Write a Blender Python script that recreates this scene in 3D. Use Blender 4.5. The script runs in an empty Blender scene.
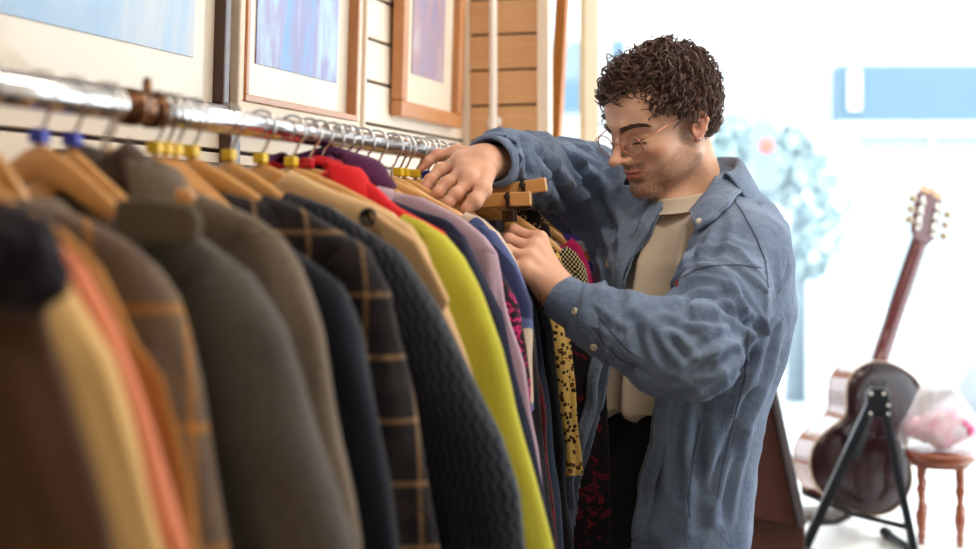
import bpy, bmesh, math, random
import numpy as np
from mathutils import Vector, Matrix, Euler
from mathutils.bvhtree import BVHTree
random.seed(7); rng = np.random.default_rng(7)
SC = bpy.context.scene; COL = SC.collection
# ---------------------------------------------------------------- frame of the place
F = 1355.0; CX = 488.0; HY = 222.0; CAMZ = 1.45        # 50 mm lens, level camera 1.45 m above the floor
def P(px, py, d): return Vector(((px-CX)/F*d, d, CAMZ+(HY-py)/F*d))
UX, UY = 0.2909, 0.9568        # direction of the clothes rail and of the shop wall
VX, VY = UY, -UX               # out from the wall into the shop
RX, RY = -0.414, 1.15; RZ = CAMZ+0.114
ROT = math.atan2(VY, VX)
def W(t, s, z): return Vector((RX+UX*t+VX*s, RY+UY*t+VY*s, z))
def loc(t, px, py):            # a pixel on the cross plane at t -> (s, height relative to the rail)
    a = (px-CX)/F; x0 = RX+UX*t; y0 = RY+UY*t
    s = (a*y0-x0)/(VX-a*VY); d = y0+VY*s
    return s, CAMZ+(HY-py)/F*d-RZ
def wt(px, s=-0.35):           # a pixel column on the wall plane -> t
    a = (px-CX)/F; x0 = RX+VX*s; y0 = RY+VY*s
    return (a*y0-x0)/(UX-a*UY)
# ---------------------------------------------------------------- materials
MATS = {}
class NT:
    def __init__(s, name):
        s.m = bpy.data.materials.new(name); s.m.use_nodes = True
        s.t = s.m.node_tree; s.t.nodes.clear()
        s.out = s.t.nodes.new('ShaderNodeOutputMaterial')
        s.b = s.n('ShaderNodeBsdfPrincipled'); s.l(s.b.outputs[0], s.out.inputs[0])
        s.tc = s.n('ShaderNodeTexCoord')
    def n(s, k, **kw):
        nd = s.t.nodes.new(k)
        for a, v in kw.items(): setattr(nd, a, v)
        return nd
    def l(s, a, b): s.t.links.new(a, b)
    def set(s, **kw):
        for k, v in kw.items():
            s.b.inputs[k.replace('_', ' ')].default_value = v
    def val(s, a, sock):
        if isinstance(a, (int, float)): sock.default_value = a
        else: s.l(a, sock)
    def math(s, op, a, b=0.0, c=None):
        nd = s.n('ShaderNodeMath', operation=op)
        s.val(a, nd.inputs[0]); s.val(b, nd.inputs[1])
        if c is not None: s.val(c, nd.inputs[2])
        return nd.outputs[0]
    def mix(s, f, a, b, mode='MIX'):
        nd = s.n('ShaderNodeMix', data_type='RGBA', blend_type=mode)
        s.val(f, nd.inputs[0])
        for v, k in ((a, 6), (b, 7)):
            if isinstance(v, (tuple, list)): nd.inputs[k].default_value = (*v[:3], 1)
            else: s.l(v, nd.inputs[k])
        return nd.outputs[2]
    def noise(s, scale, detail=3, rough=.5, vec=None, dist=0):
        nd = s.n('ShaderNodeTexNoise'); nd.inputs['Scale'].default_value = scale
        nd.inputs['Detail'].default_value = detail; nd.inputs['Roughness'].default_value = rough
        nd.inputs['Distortion'].default_value = dist
        s.l(vec or s.tc.outputs['Object'], nd.inputs['Vector']); return nd.outputs['Fac']
    def mapv(s, sc, rot=(0,0,0), loc_=(0,0,0), src='Object'):
        nd = s.n('ShaderNodeMapping'); nd.inputs['Scale'].default_value = sc
        nd.inputs['Rotation'].default_value = rot; nd.inputs['Location'].default_value = loc_
        s.l(s.tc.outputs[src], nd.inputs['Vector']); return nd.outputs[0]
    def sep(s, v=None):
        nd = s.n('ShaderNodeSeparateXYZ'); s.l(v or s.tc.outputs['Object'], nd.inputs[0]); return nd.outputs
    def ramp(s, f, stops):
        nd = s.n('ShaderNodeValToRGB'); s.l(f, nd.inputs[0]); e = nd.color_ramp.elements
        while len(e) > 1: e.remove(e[-1])
        e[0].position = stops[0][0]; e[0].color = (*stops[0][1], 1)
        for p, c in stops[1:]:
            k = e.new(p); k.color = (*c, 1)
        return nd.outputs[0]
    def bump(s, h, strength=.3, dist=.002):
        nd = s.n('ShaderNodeBump'); nd.inputs['Strength'].default_value = strength
        nd.inputs['Distance'].default_value = dist
        s.l(h, nd.inputs['Height']); s.l(nd.outputs[0], s.b.inputs['Normal']); return nd
    def col(s, c):
        if isinstance(c, (tuple, list)): s.b.inputs['Base Color'].default_value = (*c[:3], 1)
        else: s.l(c, s.b.inputs['Base Color'])
def lin(r, g, b):
    f = lambda v: (v/255/12.92) if v <= 10 else ((v/255+.055)/1.055)**2.4
    return (f(r), f(g), f(b))
def plain(name, c, rough=.5, metal=0, spec=.5, coat=0, nz=0, nscale=20, bump=0, bscale=200):
    if name in MATS: return MATS[name]
    t = NT(name); t.set(Roughness=rough, Metallic=metal, Coat_Weight=coat)
    t.b.inputs['Specular IOR Level'].default_value = spec
    if nz:
        f = t.noise(nscale, 4); c2 = tuple(min(1, v*(1-nz)) for v in c); c3 = tuple(min(1, v*(1+nz)) for v in c)
        t.col(t.mix(f, c2, c3))
    else: t.col(c)
    if bump: t.bump(t.noise(bscale, 3), bump, .001)
    MATS[name] = t.m; return t.m
def fabric(name, c, var=.2, pat=None, c2=None, c3=None, rough=.9, sheen=.08, weave=700, wb=.35, k=1.0):
    """woven cloth: weave bump, slow colour drift and an optional pattern in the cloth itself"""
    t = NT(name); t.set(Roughness=rough, Sheen_Weight=sheen, Sheen_Roughness=.6)
    t.b.inputs['Specular IOR Level'].default_value = .12
    base = t.mix(t.noise(9, 4), tuple(v*(1-var) for v in c), tuple(min(1, v*(1+var)) for v in c))
    X, Y, Z = t.sep()
    hs = t.noise(weave, 2)
    if pat == 'tweed':
        base = t.mix(t.ramp(t.noise(260*k, 3, .7), [(.35, (0,0,0)), (.65, (1,1,1))]), base, c2)
    elif pat == 'plaid':
        xs = t.math('ADD', X, t.math('MULTIPLY', Y, .8))
        def band(v, per, w, off=0):
            return t.math('LESS_THAN', t.math('FRACT', t.math('ADD', t.math('MULTIPLY', v, 1/per), off)), w)
        per = .085*k
        b1 = band(xs, per, .09); b2 = band(Z, per, .09)
        b3 = t.math('MAXIMUM', band(xs, per, .30, .5), band(xs, per, .05, .82)); b4 = t.math('MAXIMUM', band(Z, per, .30, .5), band(Z, per, .05, .82))
        mixed = t.mix(t.math('MULTIPLY', t.math('ADD', b3, b4), .28), base, c3)
        mixed = t.mix(t.math('MULTIPLY', t.math('ADD', b1, b2), .5), mixed, c2)
        base = t.mix(t.ramp(t.noise(180, 3, .8), [(.4, (0,0,0)), (.62, (1,1,1))]), mixed, t.mix(.6, mixed, c))
    elif pat == 'tartan':
        def line(v, per, w):
            return t.math('LESS_THAN', t.math('FRACT', t.math('MULTIPLY', v, 1/per)), w)
        xs = t.math('ADD', X, t.math('MULTIPLY', Y, .8))
        f = t.math('MAXIMUM', line(xs, .022*k, .14), line(Z, .022*k, .14))
        g = t.math('MAXIMUM', line(xs, .066*k, .1), line(Z, .066*k, .1))
        base = t.mix(f, base, c2); base = t.mix(g, base, c3)
    elif pat == 'leopard':
        v = t.n('ShaderNodeTexVoronoi', feature='F1'); v.inputs['Scale'].default_value = 62/k
        t.l(t.tc.outputs['Object'], v.inputs['Vector'])
        dn = t.math('ADD', v.outputs['Distance'], t.math('MULTIPLY', t.noise(140, 2), .35))
        base = t.ramp(dn, [(.30, c3), (.36, c), (.56, c), (.61, c2)])
    elif pat == 'blobs':
        f = t.noise(15/k, 1, .4, dist=.5)
        base = t.ramp(f, [(0, c), (.41, c), (.42, c2), (.50, c2), (.51, c3)])
        base.node.color_ramp.interpolation = 'CONSTANT'
    elif pat == 'dots':
        xs = t.math('SINE', t.math('MULTIPLY', t.math('ADD', X, Y), 700/k)); zs = t.math('SINE', t.math('MULTIPLY', Z, 700/k))
        base = t.mix(t.math('GREATER_THAN', t.math('MULTIPLY', xs, zs), .12), base, c2)
    elif pat == 'floral':
        f = t.noise(38/k, 3, .6, dist=1.5)
        base = t.ramp(f, [(0, c), (.55, c), (.585, c2), (.63, c2), (.66, c), (.72, c3)])
    elif pat == 'stripes':
        f = t.math('FRACT', t.math('MULTIPLY', Z, 18/k))
        base = t.ramp(f, [(0, c), (.33, c), (.34, c2), (.66, c2), (.67, c3)])
    elif pat == 'quilt':
        a = t.math('ADD', t.math('MULTIPLY', X, 1.0), t.math('MULTIPLY', t.math('SINE', t.math('MULTIPLY', Z, 300)), .0022))
        ww = t.math('ABSOLUTE', t.math('SINE', t.math('MULTIPLY', t.math('ADD', a, t.math('MULTIPLY', Z, .15)), 330)))
        hs = t.math('ADD', t.math('POWER', ww, .4), t.math('MULTIPLY', hs, .05)); wb = .9
        base = t.mix(t.math('MULTIPLY', t.math('LESS_THAN', ww, .22), .5), base, c2)
    t.col(base)
    if pat != 'quilt': hs = t.math('ADD', hs, t.math('MULTIPLY', t.noise(13, 4, .5, t.mapv((1.3, 1.3, .55)), .7), 7.0))
    t.bump(hs, wb, .0012 if pat != 'quilt' else .003)
    return t.m
# ---------------------------------------------------------------- objects
def link(o, parent=None):
    COL.objects.link(o)
    if parent is not None: o.parent = parent
    return o
def tag(o, label=None, cat=None, group=None, kind=None):
    if label: o['label'] = label
    if cat: o['category'] = cat
    if group: o['group'] = group
    if kind: o['kind'] = kind
    return o
def empty(name, loc_, rz=0, label=None, cat=None, group=None, rot=None):
    o = bpy.data.objects.new(name, None); link(o); o.location = loc_
    o.rotation_euler = rot if rot else (0, 0, rz); o.empty_display_size = .05
    return tag(o, label, cat, group)
def mk(name, verts, faces, mat, parent=None, smooth=True, label=None):
    me = bpy.data.meshes.new(name)
    me.from_pydata([tuple(v) for v in verts], [], [tuple(f) for f in faces]); me.validate(); me.update()
    if smooth: me.polygons.foreach_set('use_smooth', [True]*len(me.polygons))
    for m in (mat if isinstance(mat, (list, tuple)) else [mat]): me.materials.append(m)
    o = bpy.data.objects.new(name, me); link(o, parent)
    if label: o['label'] = label
    return o
class MB:
    """collects shapes into one mesh"""
    def __init__(s): s.v = []; s.f = []; s.mi = []; s.cur = 0
    def add(s, v, f):
        b = len(s.v); s.v += [tuple(x) for x in v]; s.f += [tuple(b+i for i in q) for q in f]; s.mi += [s.cur]*len(f); return s
    def box(s, c, d, M=None):
        x, y, z = (k/2 for k in d); c = Vector(c)
        vs = [Vector((sx*x, sy*y, sz*z)) for sx in (-1, 1) for sy in (-1, 1) for sz in (-1, 1)]
        if M is not None: vs = [M @ v for v in vs]
        return s.add([v+c for v in vs], [(0,1,3,2), (4,6,7,5), (0,4,5,1), (2,3,7,6), (0,2,6,4), (1,5,7,3)])
    def rings(s, rings, cap=True, closed=True):
        n = len(rings[0]); vs = [p for r in rings for p in r]; fs = []
        for i in range(len(rings)-1):
            for j in range(n if closed else n-1):
                k = (j+1) % n; fs.append((i*n+j, i*n+k, (i+1)*n+k, (i+1)*n+j))
        if cap and closed: fs.append(tuple(reversed(range(n)))); fs.append(tuple(range((len(rings)-1)*n, len(rings)*n)))
        return s.add(vs, fs)
    def tube(s, pts, r, n=8, cap=True, flat=None):
        pts = [Vector(p) for p in pts]
        rs = r if isinstance(r, (list, tuple)) else [r]*len(pts)
        up = None; rings = []
        for i, p in enumerate(pts):
            d = (pts[min(i+1, len(pts)-1)]-pts[max(i-1, 0)]).normalized()
            if up is None:
                up = Vector((0, 0, 1)) if abs(d.z) < .9 else Vector((1, 0, 0))
            a = up.cross(d)
            if a.length < 1e-6: a = Vector((1, 0, 0)).cross(d)
            a.normalize(); b = d.cross(a).normalized(); up = b
            fa = flat or 1
            rings.append([p+a*math.cos(2*math.pi*k/n)*rs[i]+b*math.sin(2*math.pi*k/n)*rs[i]*fa for k in range(n)])
        return s.rings(rings, cap)
    def lathe(s, prof, c=(0,0,0), n=24, M=None):
        c = Vector(c); rings = []
        for r, z in prof:
            ring = [Vector((r*math.cos(2*math.pi*k/n), r*math.sin(2*math.pi*k/n), z)) for k in range(n)]
            if M is not None: ring = [M @ v for v in ring]
            rings.append([v+c for v in ring])
        return s.rings(rings)
    def prism(s, poly, th, M=None, c=(0,0,0)):
        """polygon in XY extruded by th in Z"""
        c = Vector(c); n = len(poly)
        vs = [Vector((x, y, -th/2)) for x, y in poly]+[Vector((x, y, th/2)) for x, y in poly]
        if M is not None: vs = [M @ v for v in vs]
        fs = [tuple(reversed(range(n))), tuple(range(n, 2*n))]+[(i, (i+1) % n, n+(i+1) % n, n+i) for i in range(n)]
        return s.add([v+c for v in vs], fs)
    def build(s, name, mat, parent=None, smooth=False, label=None, bevel=0, seg=2, sub=0):
        o = mk(name, s.v, s.f, mat, parent, smooth, label)
        if isinstance(mat, (list, tuple)) and len(mat) > 1: o.data.polygons.foreach_set('material_index', s.mi)
        bm = bmesh.new(); bm.from_mesh(o.data); bmesh.ops.recalc_face_normals(bm, faces=bm.faces); bm.to_mesh(o.data); bm.free()
        if bevel:
            m = o.modifiers.new('b', 'BEVEL'); m.width = bevel; m.segments = seg; m.limit_method = 'ANGLE'
        if sub:
            m = o.modifiers.new('s', 'SUBSURF'); m.levels = sub; m.render_levels = sub
        return o
def auto_smooth(o, ang=40):
    me = o.data; me.polygons.foreach_set('use_smooth', [True]*len(me.polygons))
    try: me.set_sharp_from_angle(angle=math.radians(ang))
    except Exception: pass
    return o
# ---------------------------------------------------------------- numpy noise and implicit surfaces
def _h(i, j, k, seed):
    n = (i*374761393+j*668265263+k*2147483647+seed*1274126177) & 0xffffffff
    n = ((n ^ (n >> 13))*1274126177) & 0xffffffff
    return ((n ^ (n >> 16)) & 0xffff)/65535.0*2-1
def vnoise(p, seed=0):
    p = np.asarray(p, dtype=np.float64); i = np.floor(p).astype(np.int64); f = p-i; f = f*f*(3-2*f); r = 0
    for a in (0, 1):
        for b in (0, 1):
            for c in (0, 1):
                w = (f[..., 0] if a else 1-f[..., 0])*(f[..., 1] if b else 1-f[..., 1])*(f[..., 2] if c else 1-f[..., 2])
                r = r+w*_h(i[..., 0]+a, i[..., 1]+b, i[..., 2]+c, seed)
    return r
def sstep(a, b, x):
    x = np.clip((x-a)/(b-a), 0, 1); return x*x*(3-2*x)
class SDF:
    def __init__(s, lo, hi, h):
        s.lo = np.array(lo, float); s.h = h
        s.n = np.ceil((np.array(hi, float)-s.lo)/h).astype(int)+1
        s.d = np.full(tuple(s.n), .06, np.float32)
    def _win(s, lo, hi, m=.05):
        a = np.maximum(((np.array(lo)-m-s.lo)/s.h).astype(int), 0); b = np.minimum(((np.array(hi)+m-s.lo)/s.h).astype(int)+2, s.n)
        if (b <= a).any(): return None, None
        ax = [(s.lo[i]+s.h*np.arange(a[i], b[i])).astype(np.float32) for i in range(3)]
        return (slice(a[0], b[0]), slice(a[1], b[1]), slice(a[2], b[2])), np.meshgrid(*ax, indexing='ij', sparse=True)
    def _comb(s, w, e, k, op):
        d = s.d[w]
        if op == 'sub':
            e = -e; hh = np.maximum(k-np.abs(d-e), 0)/max(k, 1e-6); s.d[w] = np.maximum(d, e)+hh*hh*k/4
        else:
            hh = np.maximum(k-np.abs(d-e), 0)/max(k, 1e-6); s.d[w] = np.minimum(d, e)-hh*hh*k/4
    def cap(s, a, b, ra, rb, k=.01, op='add'):
        a = np.array(a, float); b = np.array(b, float); r = max(ra, rb)
        w, g = s._win(np.minimum(a, b)-r, np.maximum(a, b)+r)
        if w is None: return s
        ba = b-a; L = float(ba@ba)+1e-12
        t = np.clip(((g[0]-a[0])*ba[0]+(g[1]-a[1])*ba[1]+(g[2]-a[2])*ba[2])/L, 0, 1)
        e = np.sqrt((g[0]-a[0]-t*ba[0])**2+(g[1]-a[1]-t*ba[1])**2+(g[2]-a[2]-t*ba[2])**2)-(ra+(rb-ra)*t)
        s._comb(w, e, k, op); return s
    def chain(s, pts, rs, k=.01):
        for i in range(len(pts)-1): s.cap(pts[i], pts[i+1], rs[i], rs[i+1], k)
        return s
    def ell(s, c, r, k=.01, op='add', R=None):
        c = np.array(c, float); r = np.array(r, float); m = float(r.max())
        w, g = s._win(c-m, c+m)
        if w is None: return s
        q = [g[i]-c[i] for i in range(3)]
        if R is not None:
            R = np.array(R); q = [q[0]*R[0][i]+q[1]*R[1][i]+q[2]*R[2][i] for i in range(3)]
        k0 = np.sqrt((q[0]/r[0])**2+(q[1]/r[1])**2+(q[2]/r[2])**2)
        k1 = np.sqrt((q[0]/r[0]**2)**2+(q[1]/r[1]**2)**2+(q[2]/r[2]**2)**2)+1e-6
        s._comb(w, k0*(k0-1)/k1, k, op); return s
    def fn(s, f, k=.01, op='add'):
        ax = [(s.lo[i]+s.h*np.arange(s.n[i])).astype(np.float32) for i in range(3)]
        g = np.meshgrid(*ax, indexing='ij', sparse=True)
        s._comb((slice(None),)*3, f(*g).astype(np.float32), k, op); return s
    def mesh(s):
        d = s.d; ins = d < 0
        c = sum(ins[a:a+d.shape[0]-1, b:b+d.shape[1]-1, e:e+d.shape[2]-1].astype(np.int8) for a in (0, 1) for b in (0, 1) for e in (0, 1))
        m = (c > 0) & (c < 8); idx = np.full(m.shape, -1, np.int64); ijk = np.argwhere(m); idx[m] = np.arange(len(ijk))
        acc = np.zeros((len(ijk), 3)); cnt = np.zeros(len(ijk))
        for ax in range(3):
            o = [q for q in range(3) if q != ax]
            for u in (0, 1):
                for v in (0, 1):
                    c0 = np.zeros(3, int); c0[o[0]] = u; c0[o[1]] = v; c1 = c0.copy(); c1[ax] = 1
                    p0 = ijk+c0; p1 = ijk+c1; v0 = d[p0[:, 0], p0[:, 1], p0[:, 2]]; v1 = d[p1[:, 0], p1[:, 1], p1[:, 2]]
                    x = (v0 < 0) != (v1 < 0); t = np.where(x, v0/np.where(x, v0-v1, 1), 0)
                    acc[x] += (c0+t[:, None]*(c1-c0))[x]; cnt[x] += 1
        V = s.lo+s.h*(ijk+acc/cnt[:, None]); Q = []
        for ax in range(3):
            o = [q for q in range(3) if q != ax]
            A = [slice(None)]*3; B = [slice(None)]*3; A[ax] = slice(0, -1); B[ax] = slice(1, None)
            ch = ins[tuple(A)] != ins[tuple(B)]
            e = np.argwhere(ch); ok = (e[:, o[0]] > 0) & (e[:, o[1]] > 0) & (e[:, o[0]] < d.shape[o[0]]-1) & (e[:, o[1]] < d.shape[o[1]]-1)
            e = e[ok]; q = []
            for u, v in ((-1, -1), (0, -1), (0, 0), (-1, 0)):
                p = e.copy(); p[:, o[0]] += u; p[:, o[1]] += v; q.append(idx[p[:, 0], p[:, 1], p[:, 2]])
            q = np.stack(q, 1); fl = ins[e[:, 0], e[:, 1], e[:, 2]]
            if ax == 1: fl = ~fl
            q[~fl] = q[~fl][:, ::-1]; Q.append(q)
        Q = np.concatenate(Q); Q = Q[(Q >= 0).all(1)]
        return V, Q
def relax(V, Q, it=2, f=.5):
    n = len(V)
    for _ in range(it):
        acc = np.zeros_like(V); cnt = np.zeros(n)
        for a, b in ((0, 1), (1, 2), (2, 3), (3, 0)):
            np.add.at(acc, Q[:, a], V[Q[:, b]]); np.add.at(acc, Q[:, b], V[Q[:, a]])
            np.add.at(cnt, Q[:, a], 1); np.add.at(cnt, Q[:, b], 1)
        V = V*(1-f)+f*acc/np.maximum(cnt, 1)[:, None]
    return V
def normals(V, Q):
    N = np.zeros_like(V); n = np.cross(V[Q[:, 2]]-V[Q[:, 0]], V[Q[:, 3]]-V[Q[:, 1]])
    for k in range(4): np.add.at(N, Q[:, k], n)
    return N/np.maximum(np.linalg.norm(N, axis=1), 1e-9)[:, None]
# ================================================================ THE SETTING
def structure(o): o['kind'] = 'structure'; return o
def rbox(mb, t0, t1, s0, s1, z0, z1):
    """box aligned with the shop: t along the wall, s out from it"""
    p = [W(t, s, z) for t in (t0, t1) for s in (s0, s1) for z in (z0, z1)]
    mb.add(p, [(0,1,3,2), (4,6,7,5), (0,4,5,1), (2,3,7,6), (0,2,6,4), (1,5,7,3)]); return mb
cream = plain('cream_paint', lin(240, 224, 204), .55, nz=.04, nscale=6)
white = plain('white_paint', lin(235, 232, 226), .5)
dark = plain('groove_dark', lin(60, 42, 32), .8)
t_ = NT('maple_slat'); z_ = t_.noise(14, 5, .6, t_.mapv((.5, .5, 7)))
t_.col(t_.mix(z_, lin(214, 160, 108), lin(236, 190, 142))); t_.set(Roughness=.45); maple = t_.m
t_ = NT('carpet_floor'); t_.col(t_.mix(t_.noise(60, 4), lin(92, 84, 78), lin(120, 110, 102))); t_.set(Roughness=.95); carpet = t_.m
t_ = NT('white_platform'); t_.col(t_.mix(t_.noise(5, 3), lin(228, 228, 228), lin(240, 240, 240))); t_.set(Roughness=.35); plat = t_.m
PZ = .555; SW = -0.35; TF = 4.25; TB = -2.2; SR = 3.4; CEIL = 2.75
structure(rbox(MB(), TB-.1, TF+.2, SW-.1, SR+.1, -.1, 0).build('floor', carpet))
structure(rbox(MB(), TB-.1, TF+.2, SW-.1, SR+.1, CEIL, CEIL+.1).build('ceiling', white))
# slatted shop wall behind the rail: planks 91 mm high with a dark groove between
mb = MB(); z = CAMZ+.30-.091*19
rbox(mb, TB, 3.33, SW-.09, SW-.012, 0, CEIL)
back = structure(mb.build('wall_left', dark))
mb = MB()
while z < CEIL:
    rbox(mb, TB, 2.36, SW-.014, SW, z+.0035, min(z+.0875, CEIL)); z += .091
pl_ = mb.build('plank_cladding', cream, None, bevel=.0012, seg=1); pl_.parent = back
# protruding panel with maple slats
tp = 2.36; mb = MB(); rbox(mb, tp+.012, tp+.10, SW, SW+.2, 0, CEIL)
jut = structure(mb.build('wall_jut', dark))
mb = MB(); z = CAMZ+.30-.091*19
while z < CEIL:
    rbox(mb, tp, tp+.014, SW+.012, SW+.198, z+.003, min(z+.088, CEIL)); z += .091
o = mb.build('maple_cladding', maple, jut, bevel=.001, seg=1)
structure(rbox(MB(), tp-.012, tp+.02, SW, SW+.016, 0, CEIL).build('trim_1', cream, bevel=.003))
structure(rbox(MB(), tp-.02, tp+.02, SW+.2, SW+.232, 0, CEIL).build('trim_2', cream, bevel=.004))
# other walls, out of the photograph's view
structure(rbox(MB(), TB-.1, TB, SW-.1, SR+.1, 0, CEIL).build('wall_back', cream))
structure(rbox(rbox(MB(), TB, 1.3, SR, SR+.1, 0, CEIL), 1.3, TF+.1, SR, SR+.1, 0, PZ-.03).build('wall_right', cream))
w3_ = structure(rbox(rbox(MB(), 1.3, TF+.1, SR+.01, SR+.09, PZ-.03, PZ+.01), 1.3, TF+.1, SR+.01, SR+.09, CEIL-.12, CEIL).build('rim_light_window', white))  # unseen side window, added to throw rim light on the man's back
PANE3 = True
# shop window bay
structure(rbox(MB(), 2.75, TF-.02, SW, SR, 0, PZ).build('trim_3', plat, bevel=.006))      # raised window platform
structure(rbox(MB(), TF, TF+.12, SW-.1, SR+.1, -.1, PZ-.02).build('wall_front', white))
mb = MB(); rbox(mb, TF-.03, TF+.10, SW, SR, PZ-.02, PZ+.004); rbox(mb, TF-.03, TF+.1, SW, SR, CEIL-.12, CEIL)
rbox(mb, TF-.03, TF+.1, 2.55, 2.62, PZ, CEIL); 
w1 = structure(mb.build('window_1', white, bevel=.004))
t_ = NT('shop_glass'); t_.t.nodes.remove(t_.b)
tr = t_.n('ShaderNodeBsdfTransparent'); tr.inputs[0].default_value = (.97, .985, .985, 1)
gl = t_.n('ShaderNodeBsdfGlossy'); gl.inputs['Roughness'].default_value = .02
fr = t_.n('ShaderNodeLayerWeight'); fr.inputs[0].default_value = .5
fv = t_.math('ADD', t_.math('MULTIPLY', t_.math('POWER', fr.outputs['Facing'], 7.0), .45), .035)
ms = t_.n('ShaderNodeMixShader'); t_.l(fv, ms.inputs[0]); t_.l(tr.outputs[0], ms.inputs[1]); t_.l(gl.outputs[0], ms.inputs[2]); t_.l(ms.outputs[0], t_.out.inputs[0])
glass = t_.m
rbox(MB(), TF+.03, TF+.036, SW, SR, PZ+.02, CEIL-.1).build('pane', glass, w1)
rbox(MB(), 1.3, TF, SR+.03, SR+.036, PZ, CEIL-.1).build('pane', glass, w3_)
# side window between the panel and the tiled pier
t0, t1 = wt(583, SW), wt(597, SW)
mb = MB(); rbox(mb, 2.72, t1, SW-.06, SW+.01, PZ-.02, PZ+.05); rbox(mb, 2.72, t1, SW-.06, SW+.01, CEIL-.1, CEIL)
rbox(mb, t0, t1, SW-.014, SW+.006, PZ, CEIL)
w2 = structure(mb.build('window_2', plain('cream_frame', lin(150, 120, 78), .6), bevel=.004))
rbox(MB(), 2.72, t0+.02, SW-.008, SW-.004, PZ, CEIL).build('pane', glass, w2)
structure(rbox(MB(), 2.72, TF, SW-.1, SW-.061, -.1, PZ).build('wall_bay', white))
t_ = NT('white_tile'); br = t_.n('ShaderNodeTexBrick'); br.offset = 0; br.inputs['Scale'].default_value = 1
br.inputs['Color1'].default_value = (.34, .34, .33, 1); br.inputs['Color2'].default_value = (.37, .37, .36, 1); br.inputs['Mortar'].default_value = (.10, .10, .10, 1)
br.inputs['Mortar Size'].default_value = .006; br.inputs['Brick Width'].default_value = .14; br.inputs['Row Height'].default_value = .14
cmb = t_.n('ShaderNodeCombineXYZ'); X, Y, Z = t_.sep(); t_.l(t_.math('ADD', X, Y), cmb.inputs[0]); t_.l(Z, cmb.inputs[1]); t_.l(cmb.outputs[0], br.inputs['Vector'])
t_.col(br.outputs[0]); t_.set(Roughness=.3)
structure(rbox(MB(), t1, TF, SW-.016, SW, -.1, CEIL).build('wall_pier', t_.m, bevel=.003))

# ---------------------------------------------------------------- things on the wall
def local_frame(name, t, s, z, label, cat, group=None, lean=0):
    return empty(name, W(t, s, z), label=label, cat=cat, group=group, rot=(0, 0, ROT))
wood_pic = NT('oak_frame'); zz = wood_pic.noise(30, 5, .6, wood_pic.mapv((2, .4, .4)))
wood_pic.col(wood_pic.mix(zz, lin(168, 104, 58), lin(206, 142, 88))); wood_pic.set(Roughness=.35, Coat_Weight=.3); wood_pic = wood_pic.m
dwood = plain('walnut_frame', lin(72, 40, 26), .35, coat=.3, nz=.2, nscale=40)
gold = plain('gilt', lin(190, 150, 90), .35, .6)
def art(name, cols, sc):
    t = NT(name); f = t.noise(sc, 5, .6, t.mapv((1, 1, .35)), .6)
    t.col(t.ramp(f, cols)); t.set(Roughness=.4, Coat_Weight=.3, Coat_Roughness=.02); return t.m
mat_board = plain('cream_mount', lin(226, 212, 192), .4, coat=.5)
def picture(t0, t1, z0, z1, fw, fd, fmat, mount, artmat, label, inner=None, tilt=.03):
    """hangs flat on the wall, frame along t and z"""
    e = empty('framed_picture', W((t0+t1)/2, SW, z0), label=label, cat='picture', rot=(0, 0, ROT))
    h = z1-z0; w = t1-t0; M = Matrix.Rotation(tilt, 4, 'Y')
    def bx(mb, y0, y1, x0, x1, za, zb):
        vs = [M @ Vector((x, y, z)) for x in (x0, x1) for y in (y0, y1) for z in (za, zb)]
        mb.add(vs, [(0,1,3,2), (4,6,7,5), (0,4,5,1), (2,3,7,6), (0,2,6,4), (1,5,7,3)])
    def rim(a, b, x0, x1):      # a, b: distance from the outer edge
        mb = MB()
        bx(mb, -w/2+a, w/2-a, x0, x1, a, b); bx(mb, -w/2+a, w/2-a, x0, x1, h-b, h-a)
        bx(mb, -w/2+a, -w/2+b, x0, x1, b, h-b); bx(mb, w/2-b, w/2-a, x0, x1, b, h-b); return mb
    rim(0, fw, .002, fd).build('frame', fmat, e, bevel=.004)
    if inner: rim(fw+.022, fw+.034, .004, fd-.004).build('inner_frame', inner, e, bevel=.002)
    if inner: rim(fw, fw+.022, .003, fd-.008).build('frame_liner', cream, e, bevel=.002)
    mb = MB(); bx(mb, -w/2+fw*.7, w/2-fw*.7, .004, .010, fw*.7, h-fw*.7); mb.build('mount', mat_board, e)
    mb = MB(); bx(mb, -w/2+mount, w/2-mount, .009, .0125, mount, h-mount); mb.build('artwork', artmat, e)
    return e
a1 = art('pale_print', [(.36, lin(120, 165, 210)), (.5, lin(160, 185, 212)), (.62, lin(196, 198, 204))], 3)
a2 = art('blue_print', [(.3, lin(50, 130, 200)), (.44, lin(100, 150, 205)), (.54, lin(130, 120, 175)), (.66, lin(160, 190, 215))], 9)
a3 = art('violet_print', [(.3, lin(110, 110, 160)), (.45, lin(150, 140, 170)), (.6, lin(170, 140, 150)), (.75, lin(190, 190, 205))], 14)
picture(.12, wt(213), CAMZ+.17, CAMZ+.80, .022, .03, dwood, .09, a1, 'wide picture in a dark walnut frame at the far left of the wall')
picture(wt(219), wt(350), CAMZ+.17, CAMZ+.80, .012, .035, cream, .105, a2, 'blue print in a pale double frame on the slatted wall above the rail', inner=wood_pic)
picture(wt(389), wt(451), CAMZ+.235, CAMZ+.80, .035, .03, wood_pic, .105, a3, 'violet print in a brown wooden frame, nearest the corner of the slatted wall')
# dark upright between the first two pictures, with its small brass catches
e = empty('wall_upright', W(wt(224), SW, CAMZ+.0), label='dark wooden upright with brass catches between two framed pictures', cat='upright', rot=(0, 0, ROT))
mb = MB(); mb.box((.011, 0, .36), (.022, .036, .9)); mb.build('post', dwood, e, bevel=.003)
for k in range(5):
    mb = MB(); mb.box((.023, -.004, .08+.14*k), (.006, .012, .02)); mb.build('catch', gold, e, bevel=.001)
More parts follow.
